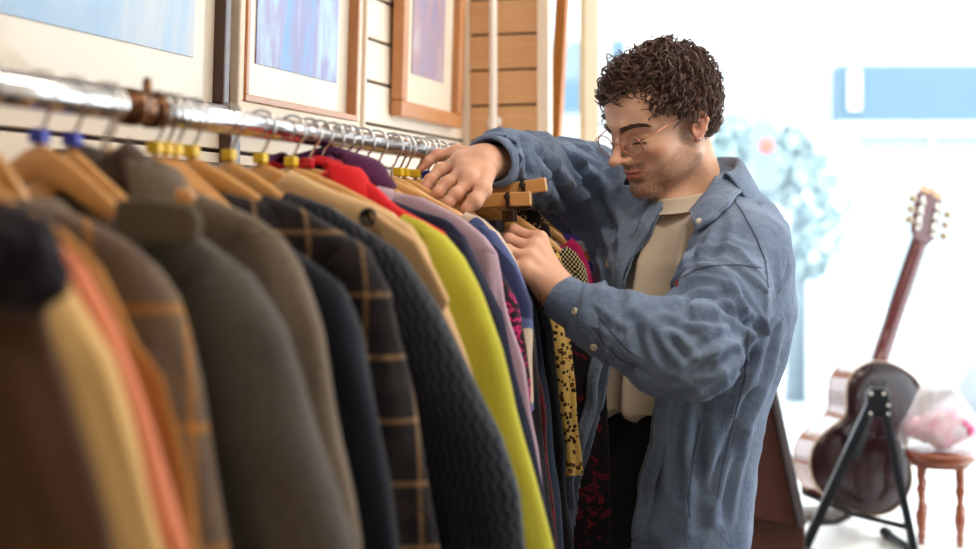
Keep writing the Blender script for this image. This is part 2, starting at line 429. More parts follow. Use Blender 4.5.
# dark bar along the wall under the pictures, lower rail seen behind the hooks
e = empty('wall_bar', W(.9, SW+.06, CAMZ+.085), label='thin dark bar fixed to the wall behind the hanger hooks', cat='bar', rot=(0, 0, ROT))
MB().tube([(0, -.4, 0), (0, 1.25, 0)], .008, 10).build('bar', plain('dark_bar', lin(58, 38, 34), .4, coat=.2), e, smooth=True)
for y in (-.35, .4, 1.2): MB().tube([(-.06, y, 0), (0, y, 0)], .005, 8).build('bracket', dark, e, smooth=True)
# white heating pipe on the maple panel
c = W(tp, SW+.088, 0)
e = empty('heating_pipe', W(tp-.03, SW+.088, 0), label='slim white pipe running up the maple slatted panel', cat='pipe', rot=(0, 0, ROT))
wp = plain('pipe_white', lin(236, 228, 222), .3)
MB().tube([(0, 0, 0), (0, 0, CEIL)], .0105, 16).build('pipe_run', wp, e, smooth=True)
MB().box((0, .012, CAMZ+.255), (.034, .026, .022)).build('pipe_clip', wp, e, bevel=.004)
# wooden lath leaning by the side window
e = empty('leaning_lath', W(2.77, -.12, PZ), label='tall orange wooden lath standing behind the white corner post', cat='lath')
p0, p1 = P(553.5, 330, 3.95), P(567, -60, 3.95); p0.z = PZ
d_ = (P(562.5, 0, 3.95)-P(555, 140, 3.95)); p0 = P(555, 140, 3.95)-d_*((P(555, 140, 3.95).z-PZ)/d_.z); p1 = p0+d_*(1.9/d_.z)
e.location = p0
mb = MB(); M3 = Matrix.Rotation(ROT, 3, 'Z')
for a, b in ((Vector((0, 0, 0)), p1-p0),):
    vs = [q+M3 @ Vector((x, y, 0)) for q in (a, b) for x, y in ((-.017, -.02), (.017, -.02), (.017, .02), (-.017, .02))]
    mb.add(vs, [(0,1,2,3), (7,6,5,4), (0,4,5,1), (1,5,6,2), (2,6,7,3), (3,7,4,0)])
mb.build('lath_board', plain('orange_pine', lin(190, 118, 52), .5, nz=.1, nscale=20), e, bevel=.002)

# ================================================================ OUTSIDE, haze put into the paler surface colours
pav = plain('pavement', (.55, .56, .57), .9, nz=.06, nscale=3)
structure(MB().box((4, 32, -.16), (60, 53, .1)).build('pavement', pav))
fac = plain('render_white', (.74, .76, .77), .9, nz=.03, nscale=1)
e = empty('shop_building', P(880, 222, 15), label='white building across the street with a blue fascia board', cat='building'); e.location.z = -.11
def wbox(mb, px0, px1, py0, py1, d, dep):
    a = P(px0, py1, d); b = P(px1, py0, d); L = e.location
    vs = [Vector((x, y, z))-L for x in (a.x, b.x) for y in (d, d+dep) for z in (a.z, b.z)]
    mb.add(vs, [(0,1,3,2), (4,6,7,5), (0,4,5,1), (2,3,7,6), (0,2,6,4), (1,5,7,3)]); return mb
a = P(800, 0, 15.3); b = P(1500, 0, 15.3)
mb = MB(); mb.box((( a.x+b.x)/2-e.location.x, .3+3, 4.5), (b.x-a.x, 6, 9)); mb.build('facade', fac, e)
wbox(MB(), 838, 1200, 65, 122, 15, .28).build('fascia', plain('fascia_blue', (.11, .19, .26), .6, nz=.05, nscale=2), e)
wbox(MB(), 849, 861, 70, 110, 14.93, .05).build('fascia_sign', white, e)
wbox(MB(), 866, 1200, 136, 330, 15.2, .12).build('shopfront', plain('dull_glass', (.42, .47, .48), .3), e)
wbox(MB(), 838, 1200, 122, 134, 14.9, .5).build('cornice', white, e)
for k in range(3): wbox(MB(), 930+k*90, 934+k*90, 136, 330, 15.15, .1).build('mullion', white, e)
e = empty('corner_building', P(500, 222, 17), label='pale building with a blue band seen through the narrow side window', cat='building'); e.location.z = -.11
a = P(380, 0, 17.3); b = P(628, 0, 17.3)
mb = MB(); mb.box(((a.x+b.x)/2-e.location.x, 3.3, 3.5), (b.x-a.x, 6, 7)); mb.build('facade', fac, e)
wbox(MB(), 385, 625, 40, 112, 17.2, .2).build('fascia', bpy.data.materials['fascia_blue'], e)
wbox(MB(), 385, 625, 118, 205, 17.25, .1).build('shopfront', bpy.data.materials['dull_glass'], e)
# traffic light
e = empty('traffic_light', P(762, 222, 9.5), label='traffic light showing a red figure seen through the window', cat='traffic light'); e.location.z = -.11
grey = plain('signal_grey', (.22, .28, .32), .6)
MB().tube([(0, 0, 0), (0, 0, 2.3)], .045, 12).build('signal_post', grey, e, smooth=True)
MB().box((0, -.08, P(762, 158, 9.5).z+.11), (.17, .14, .5)).build('signal_head', grey, e, bevel=.03)
t_ = NT('red_lamp'); t_.col((.9, .05, .03)); t_.b.inputs['Emission Color'].default_value = (1, .22, .16, 1); t_.b.inputs['Emission Strength'].default_value = 1.2
MB().lathe([(.001, 0), (.045, 0), (.038, .03), (.001, .04)], (0, -.16, P(762, 147, 9.5).z+.11), 20, Matrix.Rotation(math.radians(90), 3, 'X')).build('lamp', t_.m, e, smooth=True, label='red lamp')
# street trees
leaf = plain('pale_foliage', (.34, .44, .46), .8, nz=.2, nscale=8)  # street haze is put into this pale leaf colour
def tree(px, py0, d, h, r, label, seed):
    e = empty('street_tree', P(px, 222, d), label=label, cat='tree', group=None); e.location.z = -.11
    R_ = random.Random(seed); top = P(px, py0, d).z+.11
    MB().tube([(0, 0, 0), (.03, 0, top*.5), (0, 0, top*.85)], [.09, .07, .04], 10).build('trunk', grey, e, smooth=True)
    mb = MB()
    for k in range(420):
        a = R_.uniform(0, 6.28); zz = R_.uniform(0, 1); rr = r*math.sqrt(R_.uniform(.05, 1))*math.sin(math.pi*min(.97, .15+zz*.8))
        c = Vector((math.cos(a)*rr, math.sin(a)*rr, top-h*(1-zz))); M = Euler((R_.uniform(0, 6), R_.uniform(0, 6), R_.uniform(0, 6))).to_matrix()
        q = [M @ Vector(v)+c for v in ((-.09, 0, 0), (0, .05, .01), (.09, 0, 0), (0, -.05, .01))]
        mb.add(q, [(0, 1, 2, 3)])
    mb.build('foliage', leaf, e)
tree(735, 118, 13, 1.5, .55, 'pale street tree to the left of the traffic light', 1)
tree(795, 128, 11.8, 1.3, .5, 'pale street tree to the right of the traffic light', 2)
# parked cars, simple three-box bodies with cabins and wheels
def car(px, py, d, col, label, rz):
    e = empty('parked_car', P(px, 222, d), rz, label, 'car'); e.location.z = -.11
    prof = [(-2.0, .35), (-2.05, .65), (-1.9, .85), (-1.1, .95), (-.5, 1.38), (.75, 1.42), (1.4, 1.0), (2.0, .9), (2.1, .6), (2.05, .35)]
    M = Matrix.Rotation(math.radians(90), 3, 'X')
    MB().prism(prof, 1.65, M).build('body', plain('car_'+label[:5], col, .25, coat=.5), e, bevel=.06, seg=3)
    MB().prism([(-1.0, .98), (-.5, 1.3), (.7, 1.33), (1.2, 1.02)], 1.67, M).build('windows', plain('car_glass', (.42, .47, .5), .2), e)
    for x in (-1.3, 1.3):
        for y in (-.78, .78):
            MB().lathe([(.001, -.1), (.31, -.1), (.33, 0), (.31, .1), (.001, .1)], (x, y, .33), 24, M).build('wheel', plain('tyre', (.3, .32, .34), .8), e, smooth=True)  # tyres paler than rubber, street haze put into the colour
car(610, 0, 16, (.6, .62, .64), 'pale grey car parked in the street beyond the trees', 0.15)
car(1120, 0, 10.6, (.65, .66, .66), 'white car parked in front of the building across the street', 0.05)

# ================================================================ LIGHT AND CAMERA
wd = bpy.data.worlds.new('sky'); SC.world = wd; wd.use_nodes = True
nt = wd.node_tree; bg = nt.nodes['Background']; bg.inputs[0].default_value = (.88, .95, 1.0, 1); bg.inputs[1].default_value = 3.8
sun = bpy.data.lights.new('sun', 'SUN'); sun.energy = 2.6; sun.angle = math.radians(6); sun.color = (1, .97, .92)
so = bpy.data.objects.new('sun', sun); link(so); so.rotation_euler = Vector((-.66, -.56, -.42)).to_track_quat('-Z', 'Y').to_euler()
def lamp(t, s, size, power, col=(1, .86, .70), aim=None, sy=None):
    l = bpy.data.lights.new('ceiling_lamp', 'AREA'); l.energy = power; l.size = size; l.color = col
    if sy: l.shape = 'RECTANGLE'; l.size_y = sy
    o = bpy.data.objects.new('ceiling_lamp', l); link(o); o.location = W(t, s, CEIL-.06)
    if aim is not None: o.rotation_euler = (aim-o.location).to_track_quat('-Z', 'Y').to_euler()
    return o
lamp(.5, 1.0, .6, 13); lamp(1.8, 1.5, .6, 9); lamp(-.9, 1.2, .6, 3); lamp(2.3, .35, .4, 6)
cam = bpy.data.cameras.new('camera'); co = bpy.data.objects.new('camera', cam); link(co)
co.location = (0, 0, CAMZ); co.rotation_euler = (math.radians(90), 0, 0)
cam.lens = 50; cam.sensor_width = 36; cam.shift_y = -(274.5-HY)/976; cam.clip_start = .05; cam.clip_end = 200
cam.dof.use_dof = True; cam.dof.focus_distance = 2.22; cam.dof.aperture_fstop = 2.6; cam.dof.aperture_blades = 0
SC.camera = co
SC.view_settings.view_transform = 'Standard'; SC.view_settings.look = 'None'; SC.view_settings.gamma = 1; SC.view_settings.exposure = 0.42
# ================================================================ THE CLOTHES RAIL
chrome = plain('chrome', (.78, .78, .80), .12, 1.0)
brass = plain('aged_brass', lin(120, 84, 60), .3, .9)
darkm = plain('dark_clip', lin(70, 58, 50), .3, .9)
wirem = plain('hook_wire', (.62, .61, .62), .2, 1.0)
e = empty('clothes_rail', (*W(.9, 0, 0)[:2], 0), ROT, 'long chrome clothes rail carrying the row of hangers', 'clothes rail')
RL0, RL1 = -.75, 1.62
MB().tube([(0, RL0-.9, RZ), (0, RL1-.9, RZ)], .0145, 24).build('rail', chrome, e, smooth=True)
for y in (RL0-.9, RL1-.9):
    MB().tube([(0, y, .02), (0, y, RZ+.02)], .014, 16).build('upright', chrome, e, smooth=True)
    MB().tube([(-.24, y, .02), (.24, y, .02)], .014, 16).build('foot', chrome, e, smooth=True)
mb = MB()
for y in (.205, .245): mb.tube([(0, y-.9-.008, RZ), (0, y-.9+.008, RZ)], .0185, 24)
mb.tube([(0, .18-.9, RZ), (0, .27-.9, RZ)], .0155, 24); mb.tube([(0, .235-.9, RZ), (0, .235-.9, RZ+.032)], [.007, .004], 12)
mb.build('rail_joint', brass, e, smooth=True)
rwood = NT('hanger_wood'); zz = rwood.noise(25, 5, .6, rwood.mapv((.4, 2, 3)))
rwood.col(rwood.mix(zz, lin(200, 138, 74), lin(234, 182, 114))); rwood.set(Roughness=.3, Coat_Weight=.4); rwood = rwood.m
rings = {'yellow': plain('ring_yellow', lin(226, 186, 20), .4), 'blue': plain('ring_blue', lin(36, 44, 170), .4), 'red': plain('ring_red', lin(206, 26, 40), .4), 'white': plain('ring_white', lin(230, 228, 220), .4)}
def hook_mesh(e, top=-.048, rad=.0195, seed=0):
    R_ = random.Random(seed); pts = [(0, 0, top)]
    pts.append((0, 0, -rad-.012))
    for k in range(0, 13):
        a = math.radians(-90-60+k*(-20)) if False else math.radians(-60+k*20)
        pts.append((math.cos(a)*rad, 0, math.sin(a)*rad))
    # stem joins the bottom of the loop
    pts = [(0, 0, top), (0, 0, -rad-.016), (.006, 0, -rad-.006)]+[(math.cos(math.radians(q))*rad, 0, math.sin(math.radians(q))*rad) for q in range(-60, 200, 20)]
    return MB().tube(pts, .0019, 8).build('hook', wirem, e, smooth=True)
def hz(s, drop=.145, half=.21):     # height of the hanger's top edge
    u = abs(s)/half
    return -.044-(drop-.044)*(u**1.0)
PROF = {}
def hanger(name_label, t, half=.21, ring=None, yaw=0, drop=.145, thick=.013, group='wooden hangers on the rail', roll=0, dz=0):
    half = {.29: .13, .735: .13, .955: .13, .105: .125, .285: .13, .27: .13}.get(t, half)
    pr = PROF.get(round(t, 3)); top = lambda s: hz(s, drop, half); bw = .016
    if pr:
        bw = .002; thick = .0105
        S_, H_, sh_ = pr; half = max(.10, min(.2, S_[sh_]-.025)); yaw = 0
        def top(s):
            s = abs(s)
            if s >= S_[0]: return float(np.interp(s, S_[:sh_+1], H_[:sh_+1]))-.012
            h0 = H_[0]-.006; k = s/S_[0]; return -.044+(h0+.044)*(k**1.25)
    e = empty('coat_hanger', W(t, 0, RZ+dz), ROT+yaw, name_label, 'coat hanger', group, rot=(0, roll, ROT+yaw))
    n = 26; rr = []
    for i in range(n+1):
        s = -half+2*half*i/n; u = abs(s)/half
        zt = top(s); th = .033-.015*u; w = thick*(.9+.25*u); bow = bw*u*u
        if i in (0, n): th *= .55; w *= .6; zt -= .006
        rr.append([Vector((s, -bow+w/2*math.cos(a)*(abs(math.cos(a))**-.3 if abs(math.cos(a)) > .01 else 1), zt-th/2+th/2*math.sin(a))) for a in [2*math.pi*k/12 for k in range(12)]])
    MB().rings(rr).build('shoulder_bar', rwood, e, smooth=True)
    hook_mesh(e)
    if ring: MB().box((0, 0, -.038), (.015, .015, .013)).build('size_marker', rings[ring], e, bevel=.0025, label=ring+' plastic size marker')
    return e
def clip_hanger(label, t, half=.18, yaw=0, roll=0, dz=0, hb=.022, z0=-.085):
    e = empty('clip_hanger', W(t, 0, RZ+dz), label=label, cat='clip hanger', group='flat wooden clip hangers by the hand', rot=(0, roll, ROT+yaw))
    MB().box((0, 0, z0), (half*2, .012, hb)).build('bar', rwood, e, bevel=.002)
    hook_mesh(e, z0)
    for s in (-1, 1):
        x = s*half*.80; mb = MB(); mb.box((x, 0, z0-.002), (.007, .0165, .027)); mb.box((x, -.007, z0-.026), (.020, .003, .018)); mb.box((x, .007, z0-.026), (.020, .003, .018))
        mb.tube([(x, -.014, z0+.004), (x, .014, z0+.004)], .005, 10)
        mb.build('clip', darkm, e, bevel=.001)
    return e

def garment(name, label, cat, t, contour, sh, mat, tau=.018, rv=.05, ru=.026, hs=-.68, hb=-1.05, collar=None, cmat=None, seed=0,
            flip=1, fold=.009, group='clothes hanging on the rail', smat=None, sleeves=True, flare=1.0, yaw=0, neck=.05, lining=None, dx=0, sgap=1.55):
    """contour: outline on the shop side, from where the cloth starts on the hanger, over the shoulder (index sh), down the sleeve"""
    e = empty(name, W(t, 0, RZ), ROT+yaw, label, cat, group)
    C = [loc(t, *p) for p in contour]
    S = [max(c[0], .03)+dx for c in C]; H = [c[1] for c in C]
    for i in range(1, len(H)): H[i] = min(H[i], H[i-1]-.004)
    hsd = H[sh]; PROF[round(t, 3)] = (S, H, sh)
    def s_out(h): return float(np.interp(-h, [-q for q in H], S))
    s_low = S[-1]
    def s_in(h):
        """inner edge of the sleeve"""
        base = s_out(min(h, hsd-.05))-2*rv*sgap/1.55
        k = min(1, max(0, (hsd+.012-h)/.12)); top = S[sh]-rv*1.1
        return top*(1-k)+base*k
    # body
    NS = 56; rr = []; dip = min(.10, S[0]*.75)
    hs_list = list(np.linspace(H[0], hsd, 9))+list(np.linspace(hsd-.02, hb, 34))
    def dy(x, h, sgn): 
        q = vnoise(np.array([x*16+seed*3.1, h*2.2+seed, sgn*5.0+seed]), seed)*fold
        return float(q)
    for i, h in enumerate(hs_list):
        if h >= hsd: hw = s_out(h) if h < H[0]-1e-6 else S[0]
        else:
            hw = s_in(h)+.018
            if not sleeves: hw = s_out(h)
        kk = min(1, (H[0]-h)/.07); tt = (.0125+max(tau-.0125, .001)*math.sqrt(max(kk, 0)))*(1+(flare-1)*min(1, max(0, (hsd-h)/.8)))
        ring = []
        for j in range(NS):
            a = 2*math.pi*j/NS; c, s_ = math.cos(a), math.sin(a)
            x = hw*(abs(c)**.55)*(1 if c >= 0 else -1); y = tt*(abs(s_)**.75)*(1 if s_ >= 0 else -1)
            y += dy(x, h, 1 if s_ > 0 else 0)*min(1, max(0, (H[0]-h)/.15))
            z = min(h, H[0]-dip*(1-(x/S[0])**2)) if abs(x) < S[0] else h
            ring.append(Vector((x, y, z)))
        rr.append(ring)
    MB().rings(rr).build('body', mat, e, smooth=True)
    if sleeves:
        sm = smat or mat
        for side in (1, -1):
            rr = []; top = hsd+.010
            hl = [top-.001, top-.004, top-.010, top-.02, top-.035]+list(np.linspace(top-.055, hs, 40))
            for i, h in enumerate(hl):
                k = min(1, max(.02, (top-h)/.085)); rnd = math.sqrt(1-(1-k)**2)
                so = s_out(h) if h <= hsd else s_out(hsd)-(1-rnd)*.02
                so = max(so, 0); si = s_in(h)
                c = (so+si)/2; hw = max((so-si)/2, .004)
                if h > hsd-.05: hw *= (.35+.65*rnd); c = so-hw
                tt = ru*(.25+.75*rnd)
                taper = 1-.22*max(0, (hsd-h))/.6; tt *= taper
                ring = []
                for j in range(28):
                    a = 2*math.pi*j/28; ca, sa = math.cos(a), math.sin(a)
                    q = float(vnoise(np.array([ca*1.2+seed, sa*1.2+side*7, h*13+seed*2.0]), seed+5))*fold*.9+float(vnoise(np.array([ca*2.2+seed, sa*2.2, h*4]), seed+9))*fold*.7
                    q *= min(1, max(0, (top-h)/.08))
                    ring.append(Vector(((c+(hw+q*.5)*ca)*(1 if side > 0 else -min(1, .30/max(S))), (tt+q)*sa, h)))
                rr.append(ring)
            MB().rings(rr).build('sleeve', sm, e, smooth=True)
    if collar:
        # turned-down collar: (width_s, drop, thickness)
        cw, dr, lift = collar; cm = cmat or mat; rows = []
        n = 28
        for v in range(5):
            row = []
            for i in range(n+1):
                a = math.radians(-60+300*i/n)
                ca, sa = math.cos(a), math.sin(a)
                r0 = [(.72, 0), (.92, lift), (1.0, lift), (1.12, lift*.4), (1.35, -dr)][v]
                x = cw*r0[0]*ca; y = (tau+.010)*r0[0]*sa*1.05
                zz = H[0]+.004-abs(x)*.28+r0[1]
                row.append(Vector((x, y, zz)))
            rows.append(row)
        o = MB().rings(rows, cap=False, closed=False).build('collar', cm, e, smooth=True)
        m = o.modifiers.new('s', 'SOLIDIFY'); m.thickness = .005; m.offset = 1
        m = o.modifiers.new('u', 'SUBSURF'); m.levels = 1; m.render_levels = 1
    return e
def button(e, s, y, z, r, mat, name='button'):
    M = Matrix.Rotation(math.radians(90), 3, 'X')
    o = MB().lathe([(.0005, 0), (r*.55, 0), (r*.62, .0012), (r*.9, .0022), (r, .001), (r, -.0015), (.0005, -.0015)], (s, y, z), 20, M).build(name, mat, e, smooth=True)
    return o
L = lin
fm = {}
fm['brown'] = fabric('wool_brown', L(78, 54, 38), .15); fm['fur'] = fabric('fur_black', L(30, 26, 34), .3, weave=120, wb=1.0)
fm['camel'] = fabric('wool_camel', L(208, 170, 112)); fm['coral'] = fabric('cloth_coral', L(222, 138, 106)); fm['tan'] = fabric('cloth_tan', L(176, 126, 70))
fm['orange_plaid'] = fabric('tweed_orange_check', L(116, 98, 82), .15, 'plaid', L(206, 138, 50), L(84, 78, 88), k=1.1)
fm['charcoal'] = fabric('wool_charcoal', L(76, 72, 70), .15, 'tweed', L(96, 92, 88)); fm['olive'] = fabric('wool_olive', L(96, 88, 74), .15)
fm['tweed'] = fabric('tweed_grey', L(120, 106, 92), .15, 'tweed', L(92, 80, 70)); fm['tweed2'] = fabric('tweed_dark', L(96, 80, 70), .15, 'tweed', L(60, 48, 46))
fm['navy'] = fabric('wool_navy', L(22, 27, 38), .2); fm['plaid'] = fabric('plaid_wool', L(30, 28, 34), .2, 'plaid', L(178, 140, 98), L(62, 52, 48), k=.75)
fm['quilt'] = fabric('quilted_nylon', L(25, 29, 41), .12, 'quilt', L(12, 14, 22), rough=.55)
fm['beige'] = fabric('trench_beige', L(208, 172, 128), .06); fm['red'] = fabric('cloth_red', L(206, 34, 40), .08); fm['lime'] = fabric('cloth_lime', L(184, 180, 60), .05)
fm['lilac'] = fabric('cloth_lilac', L(176, 150, 166), .08); fm['mauve'] = fabric('cloth_mauve', L(164, 132, 146), .1); fm['dnavy'] = fabric('cloth_dark_navy', L(34, 38, 62), .1)
fm['purple'] = fabric('knit_purple', L(96, 40, 84), .25, 'tweed', L(60, 24, 60)); fm['blobs'] = fabric('print_blue_cream', L(44, 50, 92), .1, 'blobs', L(84, 98, 148), L(212, 190, 170), k=2.3, rough=.6)
fm['magenta'] = fabric('print_magenta', L(36, 20, 34), .1, 'floral', L(214, 44, 120), L(240, 130, 170), k=.6); fm['black'] = fabric('cloth_black', L(26, 26, 32), .2)
fm['lace'] = fabric('lace_red', L(60, 10, 20), .2, 'floral', L(120, 18, 36), L(140, 30, 50), k=.35); fm['leopard'] = fabric('leopard_print', L(26, 20, 18), .1, 'leopard', L(206, 172, 96), L(150, 100, 48), k=.55)
fm['tartan'] = fabric('tartan_bw', L(24, 24, 28), .1, 'tartan', L(150, 148, 150), L(205, 202, 205)); fm['bfloral'] = fabric('floral_black', L(24, 22, 30), .1, 'floral', L(104, 24, 38), L(70, 18, 32), k=1.3)
fm['check'] = fabric('check_print', L(24, 22, 26), .1, 'dots', L(200, 186, 150), k=.9); fm['pink'] = fabric('cloth_pink', L(226, 50, 120), .1); fm['stripe'] = fabric('stripe_multi', L(226, 222, 226), .05, 'stripes', L(110, 90, 200), L(226, 150, 110))
fm['dblue'] = fabric('cloth_blue', L(70, 96, 150), .1); fm['white'] = fabric('cloth_white', L(222, 222, 224), .04); fm['gold'] = fabric('lace_gold', L(30, 24, 22), .1, 'floral', L(190, 160, 90), L(220, 200, 140), k=.7)
fm['teal'] = fabric('cloth_teal', L(28, 42, 60), .1)
G = garment
G('long_coat', 'dark brown coat with a black fur collar, nearest in the row', 'coat', -.235, [(2, 196), (22, 222), (34, 262), (40, 324), (64, 395), (87, 469), (108, 549)], 2, fm['brown'], .022, ru=.022, seed=1, fold=.008)
# fur collar: lumpy stole
e = COL.objects['long_coat']; fs = SDF((-.30, -.075, -.30), (.30, .06, -.03), .005)
fp = [loc(-.25, *p) for p in ((-60, 236), (0, 248), (28, 256), (42, 280))]
for sx in (-1, 1):
    fs.chain([(0, -.022, fp[0][1])]+[(sx*max(.03, a), -.022, b) for a, b in fp], [.020, .020, .022, .022, .018], .02)
V_, Q_ = fs.mesh(); N_ = normals(V_, Q_); V_ = V_+N_*(vnoise(V_*90, 3)*.006+vnoise(V_*200, 4)*.004)[:, None]
mk('fur_collar', V_, Q_, fm['fur'], e, label='black fur collar')
G('camel_coat', 'cream camel coat between the fur collared coat and the coral one', 'coat', -.178, [(16, 212), (38, 228), (55, 252), (67, 294), (107, 361), (134, 449), (161, 549)], 2, fm['camel'], .022, seed=2, fold=.009)
G('coral_blouse', 'coral pink garment with its sleeve showing beside the camel coat', 'blouse', -.125, [(28, 214), (56, 238), (84, 266), (118, 328), (155, 429), (192, 549)], 2, fm['coral'], .016, ru=.018, seed=3, fold=.008)
G('tan_jacket', 'tan jacket showing as a narrow strip behind the coral garment', 'jacket', -.085, [(34, 212), (66, 232), (100, 266), (134, 338), (165, 375), (181, 449), (198, 549)], 2, fm['tan'], .014, ru=.016, seed=4)
G('checked_coat', 'brown tweed coat with orange check, left of the charcoal coat', 'coat', -.02, [(34, 198), (87, 219), (130, 242), (155, 264), (181, 301), (202, 382), (215, 469), (226, 549)], 3, fm['orange_plaid'], .024, ru=.026, seed=5, collar=(.07, .05, .006))
G('charcoal_coat', 'large charcoal wool coat with a square olive collar flap', 'coat', .055, [(128, 206), (202, 238), (249, 272), (280, 318), (307, 402), (334, 475), (355, 549)], 2, fm['charcoal'], .026, rv=.06, ru=.032, seed=6, fold=.007)
e = COL.objects['charcoal_coat']
cs = [loc(.02, *p) for p in ((118, 200), (150, 196), (196, 205), (203, 222), (198, 243), (130, 247), (116, 240))]
mb = MB(); mb.prism([(c[0], c[1]) for c in cs], .014, Matrix.Rotation(math.radians(90), 3, 'X'), (0, -.036, 0)); mb.build('collar', fm['olive'], e, bevel=.006, seg=4, label='olive grey collar flap')
G('dark_tweed_jacket', 'dark purple-brown tweed collar showing behind the blue-tagged hangers', 'jacket', .155, [(84, 140), (112, 137), (140, 150), (158, 176), (168, 210), (174, 260)], 3, fm['tweed2'], .02, seed=8, ru=.02, rv=.04, hs=-.5)
G('tweed_coat', 'grey-brown tweed coat directly behind the charcoal coat', 'coat', .165, [(140, 166), (166, 179), (210, 198), (254, 217), (282, 238), (302, 272), (318, 330), (330, 400), (345, 470), (358, 549)], 4, fm['tweed'], .024, rv=.055, ru=.03, seed=7, collar=(.07, .04, .008))
G('navy_coat', 'plain navy wool coat between the tweed and plaid coats', 'coat', .25, [(216, 208), (256, 228), (300, 254), (341, 284), (361, 325), (378, 402), (390, 470), (399, 549)], 3, fm['navy'], .024, rv=.05, ru=.028, seed=9)
G('plaid_coat', 'dark plaid wool coat with tan checks', 'coat', .325, [(266, 194), (300, 207), (334, 228), (368, 248), (391, 292), (408, 366), (425, 462), (438, 549)], 3, fm['plaid'], .024, rv=.05, ru=.028, seed=10, collar=(.10, .03, .008))
G('quilted_coat', 'navy quilted puffer coat with ribbed stitching', 'coat', .41, [(288, 192), (330, 206), (361, 226), (401, 252), (435, 301), (468, 366), (502, 435), (520, 496), (526, 549)], 3, fm['quilt'], .024, rv=.055, ru=.032, seed=11, fold=.004)
G('trench_coat', 'beige trench coat with a dark button and storm flap', 'coat', .49, [(291, 170), (327, 188), (377, 206), (412, 226), (428, 250), (444, 300), (462, 346), (480, 400)], 3, fm['beige'], .02, rv=.045, ru=.02, seed=12, hs=-.55, hb=-.95)
e = COL.objects['trench_coat']
fl = [loc(.485, *p) for p in ((372, 205), (424, 240), (440, 268), (456, 300), (446, 314), (424, 300), (400, 262))]
MB().prism([(c[0], c[1]) for c in fl], .012, Matrix.Rotation(math.radians(90), 3, 'X'), (0, -.026, 0)).build('storm_flap', fm['beige'], e, bevel=.005, seg=3)
horn = plain('horn_button', L(46, 30, 24), .25, coat=.5)
s_, h_ = loc(.475, 373, 217); button(e, s_, -.030, h_, .011, horn)
G('red_jacket', 'bright red jacket just beyond the lime one, a red strip', 'jacket', .625, [(330, 167), (356, 172), (380, 190), (394, 205), (444, 232), (451, 244), (455, 290), (457, 380)], 4, fm['red'], .018, ru=.02, rv=.04, seed=13, hs=-.5, hb=-.8, collar=(.07, .03, .01))
G('purple_cardigan', 'purple knitted cardigan collar showing above the red jacket', 'cardigan', .66, [(318, 157), (343, 162), (362, 178), (372, 210), (380, 280)], 1, fm['purple'], .02, ru=.016, rv=.03, seed=14, hs=-.4, hb=-.75, collar=(.08, .02, .01))
G('lime_coat', 'yellow-green lime coat in the middle of the row', 'coat', .575, [(404, 214), (424, 222), (446, 236), (464, 258), (480, 290), (500, 346), (514, 405), (532, 462), (555, 549)], 2, fm['lime'], .022, rv=.045, ru=.028, seed=15, fold=.006)
G('navy_blazer', 'dark navy blazer whose edge runs beside the lime coat', 'blazer', .70, [(392, 200), (418, 210), (449, 220), (466, 238), (480, 267), (504, 314), (514, 360), (534, 440), (552, 549)], 3, fm['dnavy'], .016, ru=.022, rv=.042, seed=16)
G('lilac_shirt', 'lilac shirt with a pale cuff-like shoulder, right of the navy blazer', 'shirt', .765, [(386, 190), (424, 198), (460, 216), (484, 236), (497, 254), (505, 300), (520, 360), (537, 449), (548, 549)], 4, fm['lilac'], .016, ru=.02, rv=.036, seed=17, collar=(.06, .03, .01))
G('print_blouse', 'silky blouse printed with navy, blue and cream shapes', 'blouse', .86, [(466, 212), (482, 218), (498, 232), (514, 258), (522, 282), (530, 304), (532, 340)], 2, fm['blobs'], .016, ru=.022, rv=.036, seed=18, hs=-.38, hb=-.6)
G('magenta_blouse', 'black blouse splashed with magenta flowers', 'blouse', .81, [(440, 214), (478, 240), (500, 268), (518, 304), (526, 346), (530, 380)], 2, fm['magenta'], .014, ru=.016, rv=.03, seed=19, hs=-.42, hb=-.62)
G('black_dress', 'plain black dress hanging behind the magenta blouse', 'dress', .925, [(470, 222), (496, 236), (514, 262), (532, 318), (541, 420), (556, 549)], 2, fm['black'], .018, ru=.016, rv=.03, seed=20)
G('lace_dress', 'dark red lace dress showing as a strip under the left hand', 'dress', .98, [(480, 224), (500, 238), (520, 270), (534, 330), (546, 420), (556, 549)], 2, fm['lace'], .016, ru=.016, rv=.028, seed=21)
G('blue_dress', 'blue and black dress edge right of the red lace dress', 'dress', 1.03, [(486, 224), (508, 238), (524, 270), (540, 330), (552, 420), (562, 549)], 2, fm['teal'], .014, ru=.014, rv=.026, seed=22)
G('black_coat', 'black coat in shadow below the left wrist', 'coat', 1.08, [(494, 226), (514, 238), (534, 270), (552, 330), (560, 420), (574, 549)], 2, fm['black'], .018, ru=.018, rv=.03, seed=23)
G('leopard_blouse', 'long leopard print blouse in ochre and black', 'blouse', 1.145, [(538, 235), (550, 242), (560, 256), (566, 290), (572, 350), (577, 420), (581, 452)], 2, fm['leopard'], .016, ru=.018, rv=.028, seed=24, hs=-.52, hb=-.62)
G('floral_dress', 'black dress with dark red flowers, just behind the denim shirt hem', 'dress', 1.26, [(566, 250), (574, 256), (582, 268), (592, 300), (604, 360), (608, 440), (610, 500)], 2, fm['bfloral'], .018, ru=.016, rv=.03, seed=25, hs=-.55, hb=-.95, sleeves=False)
G('check_blouse', 'black blouse with a fine cream dotted check', 'blouse', 1.215, [(566, 246), (576, 252), (586, 268), (589, 284), (580, 300), (574, 320)], 2, fm['check'], .014, ru=.016, rv=.026, seed=26, hs=-.3, hb=-.5)
